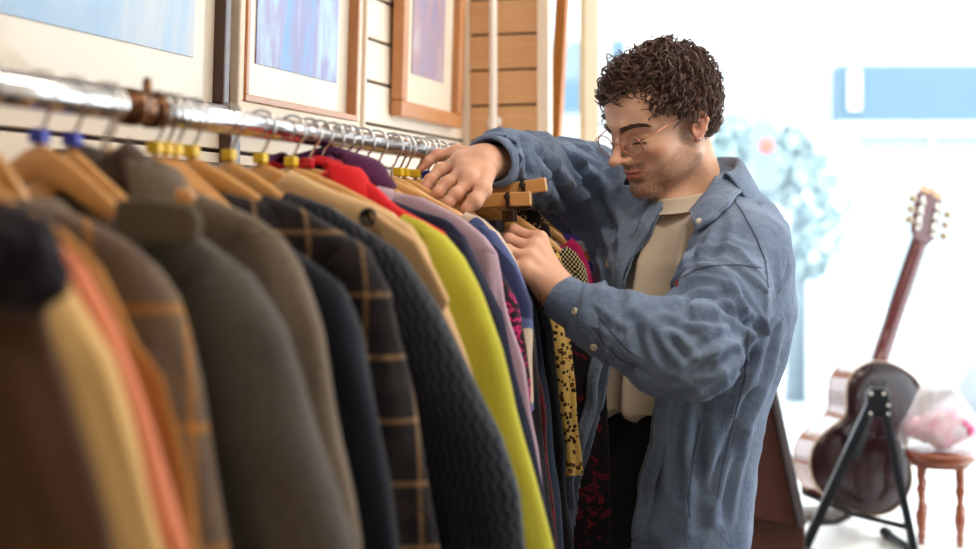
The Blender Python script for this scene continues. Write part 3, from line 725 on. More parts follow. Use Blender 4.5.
G('gold_blouse', 'black blouse with gold flowers under the raised arm', 'blouse', 1.30, [(512, 190), (532, 204), (548, 222), (556, 250), (560, 300)], 2, fm['gold'], .016, ru=.016, rv=.026, seed=27, hs=-.3, hb=-.6)
G('pink_top', 'hot pink top at the far end of the row', 'top', 1.36, [(572, 238), (581, 246), (588, 264), (595, 300), (600, 340)], 1, fm['pink'], .014, ru=.014, rv=.024, seed=28, hs=-.3, hb=-.5)
G('striped_dress', 'white dress with violet and peach bands at the far end of the row', 'dress', 1.43, [(566, 232), (582, 240), (592, 262), (602, 300), (606, 340)], 1, fm['stripe'], .014, ru=.014, rv=.024, seed=29, hs=-.3, hb=-.6)
G('white_top', 'white top with dark edging, last in the row', 'top', 1.50, [(574, 230), (588, 236), (598, 256), (606, 290), (608, 330)], 1, fm['white'], .014, ru=.014, rv=.022, seed=30, hs=-.3, hb=-.6)
# trousers on a clip hanger: two flat legs hanging straight
def trousers(label, t, s0, s1, z0, z1, mat, skew=0, seed=0):
    e = empty('hanging_trousers', W(t, (s0+s1)/2, RZ+z0), ROT, label, 'trousers', 'clothes hanging on the rail'); w = (s1-s0)
    for nm, dy in (('trouser_leg', -.011), ('trouser_leg', .011)):
        rr = []
        for i in range(24):
            k = i/23; h = -(z0-z1)*k; ww = w/2*(1-.15*k); cx = skew*k
            rr.append([Vector((cx+ww*(abs(math.cos(a))**.6)*math.copysign(1, math.cos(a)), dy+.010*math.sin(a)+.005*float(vnoise(np.array([math.cos(a)*2, h*3, seed+dy*99]), seed)), h)) for a in [2*math.pi*j/24 for j in range(24)]])
        MB().rings(rr).build(nm, mat, e, smooth=True)
    mb = MB(); mb.box((0, 0, -.018), (w*1.02, .046, .036)); mb.build('waistband', mat, e, bevel=.004)
    return e
trousers('black and white tartan trousers hanging low among the dresses', 1.185, -.02, .12, -.12, -1.0, fm['tartan'], .08, 3)
trousers('black trousers clipped to the flat wooden hanger under the hand', 1.06, -.12, .13, -.11, -.9, fm['black'], 0, 4)
# hangers, one for each garment and the bare ones the photo shows
hang = [(-.235, None, 'inside the fur collared brown coat'), (-.178, None, 'inside the cream camel coat'), (-.125, None, 'inside the coral pink garment'),
 (-.085, None, 'inside the tan jacket'), (-.02, 'blue', 'with a blue marker inside the orange checked coat'), (.055, 'blue', 'with a blue marker inside the charcoal coat'),
 (.105, 'blue', 'with a blue marker, bare and broad, behind the charcoal coat hanger'), (.155, None, 'inside the dark purple-brown tweed jacket'), (.165, None, 'inside the grey-brown tweed coat'),
 (.25, 'yellow', 'with a yellow marker inside the plain navy coat'), (.27, 'yellow', 'with a yellow marker, bare, second left of the plaid coat'), (.29, 'yellow', 'with a yellow marker, bare, directly left of the plaid coat'), (.325, 'yellow', 'with a yellow marker inside the dark plaid coat'), (.41, 'yellow', 'with a yellow marker inside the quilted coat'),
 (.49, 'yellow', 'with a yellow marker inside the beige trench coat'), (.575, 'yellow', 'with a yellow marker inside the lime coat'), (.625, 'red', 'with a red marker inside the red jacket'), (.66, 'red', 'with a red marker inside the purple cardigan'),
 (.70, None, 'inside the navy blazer'), (.735, None, 'bare, between the navy blazer and the lilac shirt'), (.765, None, 'inside the lilac shirt'), (.81, None, 'inside the magenta flowered blouse'), (.86, 'white', 'with a white marker inside the blue and cream print blouse'),
 (.925, None, 'inside the plain black dress'), (.955, 'yellow', 'with a yellow marker, bare, just left of the right hand'), (.98, 'yellow', 'with a yellow marker inside the red lace dress'), (1.03, 'yellow', 'with a yellow marker inside the blue and black dress'),
 (1.08, 'blue', 'with a blue marker inside the black coat by the hands'), (1.145, None, 'inside the leopard print blouse'), (1.215, None, 'inside the cream dotted check blouse'), (1.26, None, 'inside the black and red flowered dress'),
 (1.30, None, 'inside the gold flowered blouse'), (1.36, None, 'inside the hot pink top'), (1.43, None, 'inside the banded white dress'), (1.50, None, 'inside the last white top')]
for i, (t, rg, txt) in enumerate(hang):
    hanger('curved wooden hanger '+txt, t, ring=rg, yaw=random.Random(i).uniform(-.05, .05), half=.19 if t > 1 else .21, drop=.145 if t < 1 else .14)
clip_hanger('upper flat wooden clip hanger pointing right from under the hand', 1.10, .185, roll=-.14, dz=.004)
clip_hanger('lower flat wooden clip hanger just below the first one', 1.05, .18, roll=-.04, dz=0)
# ================================================================ THE MAN AT THE RAIL
man = empty('person', (.33, 2.33, 0), 0, 'man in an open denim shirt and round wire glasses, both hands on the hangers', 'person')
ORG = np.array([.33, 2.33, 0.0])
def A(px, py, d): return np.array(P(px, py, d))
t_ = NT('skin')
at = t_.n('ShaderNodeVertexColor'); at.layer_name = 'tone'
b0 = t_.mix(t_.noise(60, 4), lin(220, 172, 144), lin(234, 192, 166)); b0 = t_.mix(t_.math('MULTIPLY', t_.noise(22, 2), .12), b0, lin(206, 120, 100))
sp = t_.n('ShaderNodeSeparateColor'); t_.l(at.outputs[0], sp.inputs[0])
hairn = t_.ramp(t_.noise(620, 2, .8, t_.mapv((1, 1, .6))), [(.40, (1, 1, 1)), (.62, (.25, .25, .25))])
bf = t_.math('MULTIPLY', sp.outputs[0], hairn)
b1 = t_.mix(bf, b0, lin(92, 58, 44)); b1 = t_.mix(sp.outputs[1], b1, lin(176, 88, 82)); b1 = t_.mix(sp.outputs[2], b1, lin(212, 112, 92))
t_.col(b1); t_.set(Roughness=.48, Subsurface_Weight=.12, Subsurface_Scale=.008); t_.b.inputs['Subsurface Radius'].default_value = (1, .35, .2)
t_.b.inputs['Specular IOR Level'].default_value = .4
t_.bump(t_.noise(500, 3), .12, .0008); skin = t_.m

# ---- head, in its own frame: x forward, y to his left, z up, origin between the ears
HY_, HP, HR = math.radians(33), math.radians(21), math.radians(-2)
f_ = np.array([-math.cos(HY_)*math.cos(HP), -math.sin(HY_)*math.cos(HP), -math.sin(HP)])
l_ = np.cross([0, 0, 1], f_); l_ /= np.linalg.norm(l_); u_ = np.cross(f_, l_)
l_, u_ = l_*math.cos(HR)+u_*math.sin(HR), u_*math.cos(HR)-l_*math.sin(HR)
HM = np.stack([f_, l_, u_], 1)                      # columns: local axes in the world
HO = A(694, 129, 2.27)-HM @ np.array([-.008, .070, 0]) 
def h2w(p):
    p = np.array(p, float); z = p[..., 2]; p[..., 2] = np.where(z > .012, z, .012+(z-.012)*.80); return HO+p @ HM.T
def w2h(p):
    p = (np.asarray(p)-HO) @ HM; z = p[..., 2]; p[..., 2] = np.where(z > .012, z, .012+(z-.012)/.80); return p
S_ = SDF((-.15, -.115, -.26), (.15, .115, .15), .0021)
S_.ell((-.016, 0, .046), (.099, .076, .084), .01)
S_.ell((.040, 0, .052), (.046, .058, .048), .03)
S_.ell((.034, 0, -.022), (.050, .054, .072), .03)
for y in (-1, 1):
    S_.cap((-.004, y*.051, -.052), (.066, y*.016, -.104), .017, .015, .03)
    S_.ell((.054, y*.040, -.014), (.025, .019, .020), .025)
    S_.ell((.030, y*.040, -.058), (.030, .016, .030), .03)
S_.ell((.076, 0, -.101), (.017, .021, .015), .018)
S_.ell((.064, 0, -.062), (.026, .031, .032), .022)
S_.cap((.086, -.010, .036), (.086, .010, .036), .009, .009, .018)
for y in (-1, 1):
    S_.cap((.084, y*.010, .035), (.066, y*.047, .034), .0085, .007, .014)
    S_.ell((.091, y*.031, .012), (.013, .017, .0115), .012, 'sub')
    S_.ell((.0695, y*.0315, .0125), (.0135, .0150, .0125), .004)          # lowered lids over the eyeballs
    S_.cap((.0815, y*.022, .0065), (.0775, y*.043, .0065), .0014, .0014, .004)
S_.cap((.086, 0, .026), (.096, 0, .012), .0075, .0068, .012)
S_.cap((.096, 0, .012), (.1165, 0, -.017), .0068, .0085, .008)
S_.ell((.1165, 0, -.0215), (.0105, .0105, .0092), .008)
for y in (-1, 1):
    S_.ell((.101, y*.0115, -.0245), (.0095, .0062, .0070), .006)
    S_.ell((.106, y*.0062, -.0318), (.0045, .0030, .0030), .003, 'sub')
S_.cap((.096, 0, -.028), (.086, 0, -.046), .006, .006, .012)
S_.ell((.0905, 0, -.0535), (.0065, .018, .0042), .004); S_.ell((.0885, 0, -.0655), (.0072, .0165, .0050), .004)
S_.cap((.094, -.013, -.0592), (.094, .013, -.0592), .0012, .0012, .003, 'sub')
S_.cap((.094, .013, -.0592), (.084, .025, -.0600), .0012, .0010, .003, 'sub'); S_.cap((.094, -.013, -.0592), (.084, -.025, -.0600), .0012, .0010, .003, 'sub')
S_.ell((.088, 0, -.079), (.006, .016, .005), .008, 'sub')
# ears
for y in (-1, 1):
    yy = .0745
    R_ear = Matrix.Rotation(math.radians(-14), 3, 'Y') @ Matrix.Rotation(math.radians(y*20), 3, 'Z')
    Re = np.array(R_ear)
    rim = [(-.002, yy-.004, .018), (-.012, yy+.004, .029), (-.025, yy+.007, .025), (-.030, yy+.007, .008), (-.023, yy+.003, -.010), (-.012, yy-.001, -.024), (-.004, yy-.002, -.027)]
    S_.chain([(a, y*b, c) for a, b, c in rim], [.0042, .0045, .0042, .0042, .0042, .0055, .0045], .005)
    S_.ell((-.013, y*(yy-.002), .000), (.017, .0050, .026), .005, R=Re)
    anti = [(-.010, yy+.003, .017), (-.020, yy+.004, .010), (-.020, yy+.003, -.004), (-.012, yy+.001, -.013)]
    S_.chain([(a, y*b, c) for a, b, c in anti], [.0025, .003, .003, .003], .004)
    S_.ell((-.008, y*(yy+.006), -.001), (.008, .0075, .010), .004, 'sub')
    S_.cap((.000, y*(yy-.002), .003), (.000, y*(yy-.002), -.010), .0035, .0035, .005)
# neck, down to where the shirt collar takes over
nk0 = np.array([-.030, 0, -.045]); nk1 = w2h(A(697, 212, 2.36))
S_.cap(nk0, nk1, .052, .060, .020)
S_.cap((.012, 0, -.075), w2h(A(678, 208, 2.31)), .028, .028, .022)
V_, Q_ = S_.mesh(); V_ = relax(V_, Q_, 1, .4); hb_tree_V, hb_tree_Q = V_.copy(), Q_.copy()
def tone_head(p):
    x, y, z = p[:, 0], np.abs(p[:, 1]), p[:, 2]
    n = vnoise(p*70, 5)*.012
    low = sstep(-.022+.0, -.050, z+n-.10*np.clip(.07-x, -1, .05)*0)
    line = -.020-.55*np.clip(x-.03, 0, 1)          # beard line falls from the sideburn to the mouth corner
    beard = sstep(0, .018, line-z+n*.6)*sstep(-.035, -.010, x)*sstep(-.135, -.100, z)
    side = sstep(.028, .014, x)*sstep(-.022, -.006, x)*sstep(.05, .03, z)*sstep(-.06, -.02, z)
    mous = sstep(.0, .006, .0105-np.abs(z+.0445))*sstep(.074, .080, x)*sstep(.034, .024, y)
    soul = sstep(.012, .006, y)*sstep(-.070, -.074, z)*sstep(-.09, -.08, z)*sstep(.07, .08, x)
    chin = sstep(-.082, -.092, z)*sstep(.04, .06, x)*.35
    r = np.clip(np.maximum.reduce([beard*.62, side*.6, mous*1.0, soul*.6])+chin*beard, 0, 1)
    lips = sstep(.0125, .009, np.abs(z+.0600))*sstep(.026, .020, y)*sstep(.082, .088, x)
    r = r*(1-lips)
    ear = sstep(.066, .072, y)*sstep(.01, .0, x)*sstep(-.045, -.035, x)*sstep(-.04, -.03, z)*.35
    nose = sstep(.095, .108, x)*.18
    g = lips*.75
    b = np.clip(ear+nose+sstep(.02, .0, np.abs(z+.02))*sstep(.03, .045, y)*sstep(.05, .06, x)*.3, 0, 1)
    return np.stack([r, g, b], 1)
parts = [(h2w(V_), Q_, tone_head(V_))]
def fmesh(S, it=1, red=None):
    v, q = S.mesh(); v = relax(v, q, it, .4); t = np.zeros((len(v), 3)); t[:, 2] = .12
    if red is not None:
        for c in red: t[:, 2] = np.maximum(t[:, 2], .5*sstep(.016, .004, np.linalg.norm(v-c, axis=1)))
    parts.append((v, q, t))
def hand(F_, palm, wrist, arm, rw=.024):
    """F_: finger joint chains knuckle..tip; palm: extra palm masses; wrist and a point up the forearm"""
    allp = np.array([p for c in F_ for p in c[0]]+[wrist, arm]); lo = allp.min(0)-.04; hi = allp.max(0)+.04
    S = SDF(lo, hi, .0017)
    S.cap(wrist, arm, rw, .032, .02)
    S.cap(wrist+np.array([0, .012, 0]), arm+np.array([0, .012, 0]), rw*.8, .026, .02)
    for c, rs in F_[:4]:
        S.cap(wrist+(c[0]-wrist)*.12, c[0], .0175, .0118, .020)
    for c, rs in F_:
        g = SDF(lo, hi, .0017)
        g.chain(c, rs, .004)
        for k in range(1, len(c)-1): g.ell(c[k], (rs[k]*1.1,)*3, .004)
        hh = np.maximum(.0045-np.abs(S.d-g.d), 0)/.0045
        S.d = np.minimum(S.d, g.d)-hh*hh*.0045/4
        S.ell(c[0], (.0125,)*3, .012) if len(c) == 4 and c is not F_[4][0] else None
    for a, b, ra, rb in palm: S.cap(a, b, ra, rb, .018)
    # tendons
    for c, rs in F_[:4]: S.cap(wrist+(c[0]-wrist)*.35+tend, c[0]+tend*.8, .004, .005, .008)
    fmesh(S, 1, [p for c in F_ for p in (c[0][1:])])
# his left hand, on the cloth nearest to us
rf = [.0105, .0096, .0085, .0072]
tend = np.array([.004, -.007, .007])
w = A(561, 295, 2.07)
LF = [([A(539, 240, 2.10), A(514, 231, 2.12), A(499, 242, 2.13), A(492, 255, 2.13)], rf),
      ([A(534, 249, 2.08), A(509, 240, 2.09), A(495, 253, 2.10), A(489, 268, 2.10)], rf),
      ([A(529, 259, 2.06), A(507, 251, 2.06), A(496, 265, 2.07), A(493, 279, 2.08)], rf),
      ([A(524, 271, 2.045), A(508, 265, 2.045), A(500, 276, 2.05), A(498, 287, 2.06)], [.0095, .0088, .0078, .0066]),
      ([A(552, 272, 2.11), A(536, 262, 2.14), A(520, 262, 2.155), A(508, 266, 2.16)], [.014, .0115, .0105, .0085])]
hand(LF, [(A(555, 286, 2.075), A(534, 256, 2.085), .020, .015), (A(550, 290, 2.07), A(530, 268, 2.065), .018, .013)], w, A(595, 312, 2.04))
# his right hand, over the hooks
tend = np.array([.002, -.005, .009])
w = A(487, 162, 2.140)
RD = .12
RF = [([A(470, 181, 2.075), A(456, 194, 2.055), A(448, 203, 2.050), A(443, 210, 2.050)], rf),
      ([A(465, 171, 2.100), A(447, 183, 2.080), A(438, 193, 2.070), A(432, 200, 2.070)], rf),
      ([A(460, 162, 2.125), A(440, 170, 2.115), A(430, 180, 2.100), A(425, 188, 2.090)], rf),
      ([A(456, 154, 2.150), A(438, 155, 2.150), A(427, 162, 2.145), A(420, 169, 2.140)], [.0098, .009, .008, .0068]),
      ([A(485, 176, 2.095), A(483, 190, 2.060), A(475, 201, 2.045), A(466, 209, 2.040)], [.0145, .0125, .0115, .0092])]
hand(RF, [(A(480, 163, 2.125), A(463, 166, 2.115), .020, .014), (A(482, 170, 2.110), A(468, 177, 2.085), .018, .013)], w, A(522, 169, 2.240))
# trunk and limbs under the clothes, one coarse skin
th = math.radians(38); ft = np.array([-math.cos(th), -math.sin(th), 0]); lt = np.array([math.sin(th), -math.cos(th), 0])
cb = A(690, 300, 2.33)
S = SDF((-.25, 1.75, .0), (.75, 2.95, 1.50), .010)
shL, elL, wrL = A(742, 256, 2.17), A(690, 365, 1.99), A(575, 302, 2.06)
shR, elR, wrR = A(648, 222, 2.48), A(566, 186, 2.56), A(510, 165, 2.23)
S.chain([A(699, 210, 2.36), A(693, 300, 2.35), A(672, 420, 2.35), A(655, 560, 2.34)], [.055, .10, .085, .09], .05)
S.cap(shL, shR, .05, .05, .05); S.chain([shL, elL, wrL], [.045, .036, .026], .02); S.chain([shR, elR, wrR], [.045, .036, .026], .02)
hipc = A(655, 560, 2.33)
for sgn in (1, -1):
    hp = hipc+lt*.072*sgn; hp[2] = .88
    S.chain([hp, np.array([hp[0]+ft[0]*.03, hp[1]+ft[1]*.03, .48]), np.array([hp[0]-ft[0]*.03, hp[1]-ft[1]*.03, .10])], [.075, .05, .036], .03)
    S.cap(np.array([hp[0]-ft[0]*.03, hp[1]-ft[1]*.03, .055]), np.array([hp[0]+ft[0]*.14, hp[1]+ft[1]*.14, .04]), .034, .026, .03)
fmesh(S)
vs = []; qs = []; ts = []; n = 0
for v, q, t in parts: vs.append(v); qs.append(q+n); ts.append(t); n += len(v)
vs = np.concatenate(vs); qs = np.concatenate(qs); ts = np.concatenate(ts)
body = mk('body', vs-ORG, qs.tolist(), skin, man)
ca = body.data.color_attributes.new('tone', 'FLOAT_COLOR', 'POINT')
ca.data.foreach_set('color', np.concatenate([ts, np.ones((len(ts), 1))], 1).ravel())

# ---- hair: a cap of short mass plus curls
hairm = NT('brown_hair'); hairm.col(hairm.mix(hairm.noise(90, 2), lin(52, 32, 26), lin(98, 62, 48))); hairm.set(Roughness=.42, Sheen_Weight=.15)
hairm.b.inputs['Specular IOR Level'].default_value = .5; hairm = hairm.m
def hairline(x, y):      # height above which hair grows, by place on the head
    ay = abs(y)
    if x > .045: return .094-.30*max(0, ay-.035) if ay < .055 else .06
    if x > .012: return .030+(x-.012)*1.1
    if x > -.030: return .030
    return -.055+.2*max(0, x+.03)
S_ = SDF((-.17, -.13, -.10), (.15, .13, .19), .004)
S_.ell((-.020, 0, .050), (.100, .079, .084), .01); S_.ell((.036, 0, .084), (.050, .055, .025), .03); S_.ell((-.065, 0, .0), (.046, .064, .056), .03)
for y in (-1, 1): S_.ell((.030, y*.048, .056), (.030, .026, .036), .02)
def cut(gx, gy, gz): return np.maximum(.0, 0)*gx*gy*gz+np.minimum.reduce(np.broadcast_arrays(gz-(.030+np.clip(gx-.008, 0, .04)*1.25+np.where(gx < -.030, -.088, 0)+np.where(gx > .05, .022, 0)), np.full_like(gz, 9.)))*-1
S_.d = np.maximum(S_.d, cut(*np.meshgrid(*[(S_.lo[i]+S_.h*np.arange(S_.n[i])).astype(np.float32) for i in range(3)], indexing='ij', sparse=True)).astype(np.float32))
V_, Q_ = S_.mesh(); V_ = relax(V_, Q_, 3); N_ = normals(V_, Q_)
V_ = V_+N_*(vnoise(V_*55, 3)*.007+vnoise(V_*130, 4)*.004)[:, None]
hv = [tuple(v) for v in h2w(V_)-ORG]; hf = [tuple(q) for q in Q_]
R_ = random.Random(5); mbh = MB(); cnt = 0
cen = np.array([-.012, 0, .046]); rad = np.array([.100, .080, .090])
while cnt < 1500:
    d = np.array([R_.gauss(0, 1) for _ in range(3)]); d /= np.linalg.norm(d); p = cen+d*rad
    if d[2] < -.75: continue
    if p[2] < hairline(p[0], p[1]): continue
    cnt += 1
    nrm = d/rad; nrm /= np.linalg.norm(nrm)
    flow = np.array([R_.uniform(-.6, .35) if p[0] > -.01 else R_.uniform(-.9, .1), R_.uniform(-.6, .6), -.9+R_.uniform(-.3, .5)])
    flow -= nrm*(flow@nrm); flow /= np.linalg.norm(flow)+1e-6
    top = sstep(.05, .12, p[2]); L_ = R_.uniform(.018, .034)+.012*top*R_.random()
    side = np.cross(nrm, flow); rr = R_.uniform(.0045, .0095)*(.8+.5*top); turns = R_.uniform(.8, 1.9); ph = R_.uniform(0, 6.28); n_ = 12
    lift = R_.uniform(.15, .6)*(.6+.4*top)*(.55 if p[0] > .05 else 1)
    for st_ in range(3):
        off = side*R_.uniform(-.0026, .0026)+nrm*R_.uniform(-.0015, .002); pts = []; dph = R_.uniform(-.35, .35)
        for k in range(n_):
            u = k/(n_-1); a = ph+dph*u+turns*2*math.pi*u
            q = p+off*(1-.5*u)+nrm*(.003+L_*lift*math.sin(u*1.9)*.8)+flow*L_*u*1.0+(side*math.cos(a)+nrm*math.sin(a))*rr*min(1, u*3)
            pts.append(Vector(h2w(q)-ORG))
        r0 = R_.uniform(.0007, .0014); mbh.tube(pts, [r0*(1-.75*(k/(n_-1))**2) for k in range(n_)], 4, cap=False)
nb = len(hv); hv += mbh.v; hf += [tuple(nb+i for i in f) for f in mbh.f]
mk('hair', hv, hf, hairm, man)
# eyebrows and lashes
hb_bvh = BVHTree.FromPolygons([tuple(v) for v in hb_tree_V], [tuple(q) for q in hb_tree_Q])
mb = MB(); R_ = random.Random(3)
for y in (-1, 1):
    for k in range(260):
        u = R_.random(); b = np.array([.0985-.0225*u**1.4, y*(.010+.042*u), .032+.006*math.sin(u*2.6)+R_.uniform(-.0050, .0050)*(1-.5*u)])
        bb = hb_bvh.find_nearest(Vector(b)); b = np.array(bb[0]+bb[1]*.0006); d = np.array([-.35, y*1.0, .45-.7*u])+np.array([R_.uniform(-.1, .1) for _ in range(3)]); L_ = R_.uniform(.006, .010)
        mb.tube([Vector(h2w(b)-ORG), Vector(h2w(b+d*L_*.5+np.array([.001, 0, .0006]))-ORG), Vector(h2w(b+d*L_)-ORG)], [.0006, .0005, .0002], 4, cap=False)
mb.build('eyebrows', hairm, man, smooth=True)
mb = MB()
for y in (-1, 1):
    for k in range(34):
        u = k/33; b = np.array([.0835-.006*u, y*(.020+.025*u), .0060]); d = np.array([.8, y*(u-.4)*.8, -.35]); L_ = .007
        mb.tube([Vector(h2w(b-d*.002)-ORG), Vector(h2w(b+d*L_*.6)-ORG), Vector(h2w(b+d*L_+np.array([0, 0, .002]))-ORG)], [.0007, .0004, .0001], 4, cap=False)
mb.build('eyelashes', plain('lash', lin(26, 16, 14), .6), man, smooth=True)
# wire glasses
gw = plain('rose_gold_wire', lin(206, 150, 120), .2, 1.0)
mb = MB(); gz = .0065
def gpt(x, y, z): return Vector(h2w((x, y, z))-ORG)
LR = .0225
lensc = [(.103, y*.0335, gz) for y in (-1, 1)]
for (x, y, z) in lensc:
    sg = 1 if y > 0 else -1
    mb.tube([gpt(x-.0035*(math.cos(a)*sg+1)*.9+.10*(math.sin(a)*LR), y+math.cos(a)*LR*1.04, z+math.sin(a)*LR*.96) for a in [2*math.pi*k/36 for k in range(37)]], .0009, 8, cap=False)
mb.tube([gpt(.105, -.0105, gz+.007), gpt(.110, 0, gz+.010), gpt(.105, .0105, gz+.007)], .0009, 8)
gl_e = mb.build('glasses', gw, man, smooth=True, label='round rose-gold wire glasses')
for y in (-1, 1):
    mb = MB(); mb.tube([gpt(.0985, y*.0565, gz+.010), gpt(.094, y*.066, gz+.0125), gpt(.060, y*.0745, gz+.018), (gpt(-.010, y*.0815, gz+.030)), gpt(-.030, y*.081, gz+.016)], .0009, 8)
    mb.build('temple', gw, gl_e, smooth=True)
    mb = MB(); mb.tube([gpt(.103, y*.011, gz-.004), gpt(.100, y*.010, gz-.008)], [.0008, .0025], 8); mb.build('nose_pad', gw, gl_e, smooth=True)
t_ = NT('clear_lens'); t_.col((.9, .9, .9)); t_.set(Roughness=.03, Alpha=.06)
for (x, y, z) in lensc:
    sg = 1 if y > 0 else -1
    v = [gpt(x-.0025, y, z)]+[gpt(x-.0035*(math.cos(a)*sg+1)*.9+.10*(math.sin(a)*LR), y+math.cos(a)*LR*1.02, z+math.sin(a)*LR*.95) for a in [2*math.pi*k/32 for k in range(32)]]
    mk('lens', v, [(0, 1+k, 1+(k+1) % 32) for k in range(32)], t_.m, gl_e)
silver = plain('silver', (.85, .84, .82), .2, 1.0)
MB().lathe([(.0002, -.002), (.0022, -.0015), (.0026, 0), (.0022, .0015), (.0002, .002)], gpt(-.008, .0775, -.0255), 12).build('ear_stud', silver, man, smooth=True)
# finger ring and bracelet
def band(c, axis, r, w_, name, mat, flat=1):
    c = Vector(c-ORG); a = Vector(axis).normalized(); q = a.orthogonal().normalized(); p = a.cross(q)
    return MB().tube([c+(q*math.cos(t)+p*math.sin(t))*r for t in [2*math.pi*k/24 for k in range(25)]], w_, 8, cap=False).build(name, mat, man, smooth=True)
c = RF[2][0]; band(c[0]*.5+c[1]*.5, c[1]-c[0], .0112, .0016, 'finger_ring', silver)
band(A(552, 288, 2.07), A(595, 312, 2.04)-A(561, 295, 2.07), .031, .0009, 'bracelet', gw)

# ---- clothes
def levels_field(L, k=1.0):
    """L: (z, cx, cy, half lateral, half forward) from top to bottom -> implicit lofted body"""
    Z = np.array([q[0] for q in L])[::-1]; arr = [np.array([q[i] for q in L])[::-1] for i in range(1, 5)]
    def f(gx, gy, gz):
        cx, cy, a, b = (np.interp(gz, Z, q) for q in arr)
        dx = gx-cx; dy = gy-cy; l = dx*lt[0]+dy*lt[1]; w_ = dx*ft[0]+dy*ft[1]
        k0 = ((np.abs(l)/a)**2.3+(np.abs(w_)/b)**2.3)**(1/2.3)
        e = (k0-1)*np.minimum(a, b)
        return np.maximum(np.maximum(e, gz-Z[-1]), Z[0]-gz)
    return f
def lv(py, cx, d, a, b): p = A(cx, py, d); return (p[2], p[0], p[1], a, b)
JL = [lv(180, 702, 2.36, .072, .064), lv(191, 701, 2.36, .098, .080), lv(205, 700, 2.35, .138, .096), lv(225, 697, 2.34, .175, .114), lv(262, 692, 2.34, .195, .134), lv(310, 686, 2.34, .198, .140),
      lv(360, 679, 2.34, .195, .140), lv(410, 669, 2.34, .188, .132), lv(470, 661, 2.34, .180, .125), lv(549, 653, 2.34, .168, .112), lv(600, 650, 2.34, .168, .112)]
jacket = SDF((-.10, 1.82, .72), (.72, 2.86, 1.66), .0046)
jacket.fn(levels_field(JL))
sl1 = [A(738, 256, 2.19), A(722, 300, 2.10), A(692, 356, 2.0), A(640, 338, 2.02), A(600, 318, 2.04), A(573, 304, 2.06)]
r1 = [.078, .070, .063, .056, .043, .036]
jacket.chain(sl1, r1, .045)
sl2 = [A(652, 212, 2.47), A(612, 200, 2.56), A(566, 186, 2.56), A(530, 172, 2.38), A(506, 163, 2.22), A(492, 162, 2.15)]
r2 = [.080, .084, .080, .058, .046, .040]
jacket.chain(sl2, r2, .05)
jacket.cap(A(615, 235, 2.55), A(572, 225, 2.62), .07, .055, .04)
V_, Q_ = jacket.mesh(); V_ = relax(V_, Q_, 2); N_ = normals(V_, Q_)
def seg_param(p, a, b):
    ba = b-a; t = np.clip((p-a)@ba/(ba@ba), 0, 1); return t, np.linalg.norm(p-(a+t[:, None]*ba), axis=1)
def ridge(x): return 1-2*np.abs(np.sin(x))**.7
def sleeve_fold(p, chain, rs):
    best = np.full(len(p), 9.); arc = np.zeros(len(p)); L0 = 0
    for i in range(len(chain)-1):
        t, d = seg_param(p, chain[i], chain[i+1]); L_ = np.linalg.norm(chain[i+1]-chain[i]); d = d-(rs[i]+(rs[i+1]-rs[i])*t)
        m = d < best; best[m] = d[m]; arc[m] = (L0+t*L_)[m]; L0 += L_
    return best, arc
D_ = np.zeros(len(V_)); arms = np.zeros(len(V_))
for ch, rs, sd in ((sl1, r1, 1), (sl2, r2, 2)):
    b_, arc = sleeve_fold(V_, ch, rs); m = sstep(.03, .004, b_); arms = np.maximum(arms, m)
    c_ = np.stack([arc*11, vnoise(V_*7, sd)*1.2, arc*0+sd], 1)
    warp = vnoise(V_*9, sd+3)*2.2+vnoise(V_*20, sd+4)*.9
    D_ += m*(ridge(arc*38+warp+V_[:, 2]*16)*.0062+ridge(arc*70+warp*1.9-V_[:, 2]*22+1)*.0030)*sstep(0, .08, arc)
body_m = 1-arms
u1 = V_@lt; vv = V_[:, 2]
D_ += body_m*(ridge(u1*24+vnoise(V_*np.array([6, 6, 2.2]), 8)*2.0+vv*6)*.0075+vnoise(V_*np.array([16, 16, 5]), 9)*.007)*sstep(1.50, 1.36, vv)
D_ += vnoise(V_*26, 11)*.0022+vnoise(V_*60, 12)*.0008
tree_b = BVHTree.FromPolygons([tuple(v) for v in V_], [tuple(q) for q in Q_])
def crease(pts, A_=.008, w=.007):
    if pts[0][0] < 625 and pts[0][1] < 260: A_ *= 1.35
    """a drawn-in fold of the cloth along a line; the cloth bulges to both sides of it"""
    P_ = []
    for i in range(len(pts)-1):
        k = max(2, int(math.dist(pts[i], pts[i+1])/2.5))
        for j in range(k):
            u = j/k; d = (Vector(P(pts[i][0]*(1-u)+pts[i+1][0]*u, pts[i][1]*(1-u)+pts[i+1][1]*u, 1))-Vector((0, 0, CAMZ))).normalized()
            r = tree_b.ray_cast(Vector((0, 0, CAMZ)), d)
            if r[0] is not None: P_.append(tuple(r[0]))
    if len(P_) < 2: return
    P_ = np.array(P_); lo = P_.min(0)-.05; hi = P_.max(0)+.05; m = ((V_ > lo) & (V_ < hi)).all(1); q = V_[m]
    best = np.full(len(q), 9.); at_ = np.zeros(len(q))
    for i, p in enumerate(P_):
        d = np.linalg.norm(q-p, axis=1); b = d < best; best[b] = d[b]; at_[b] = i/len(P_)
    env = np.sin(np.pi*np.clip(at_*.86+.07, 0, 1))**.5
    D_[m] += env*(-A_*np.exp(-(best/w)**2)+.62*A_*np.exp(-((best-2.1*w)/(1.1*w))**2))
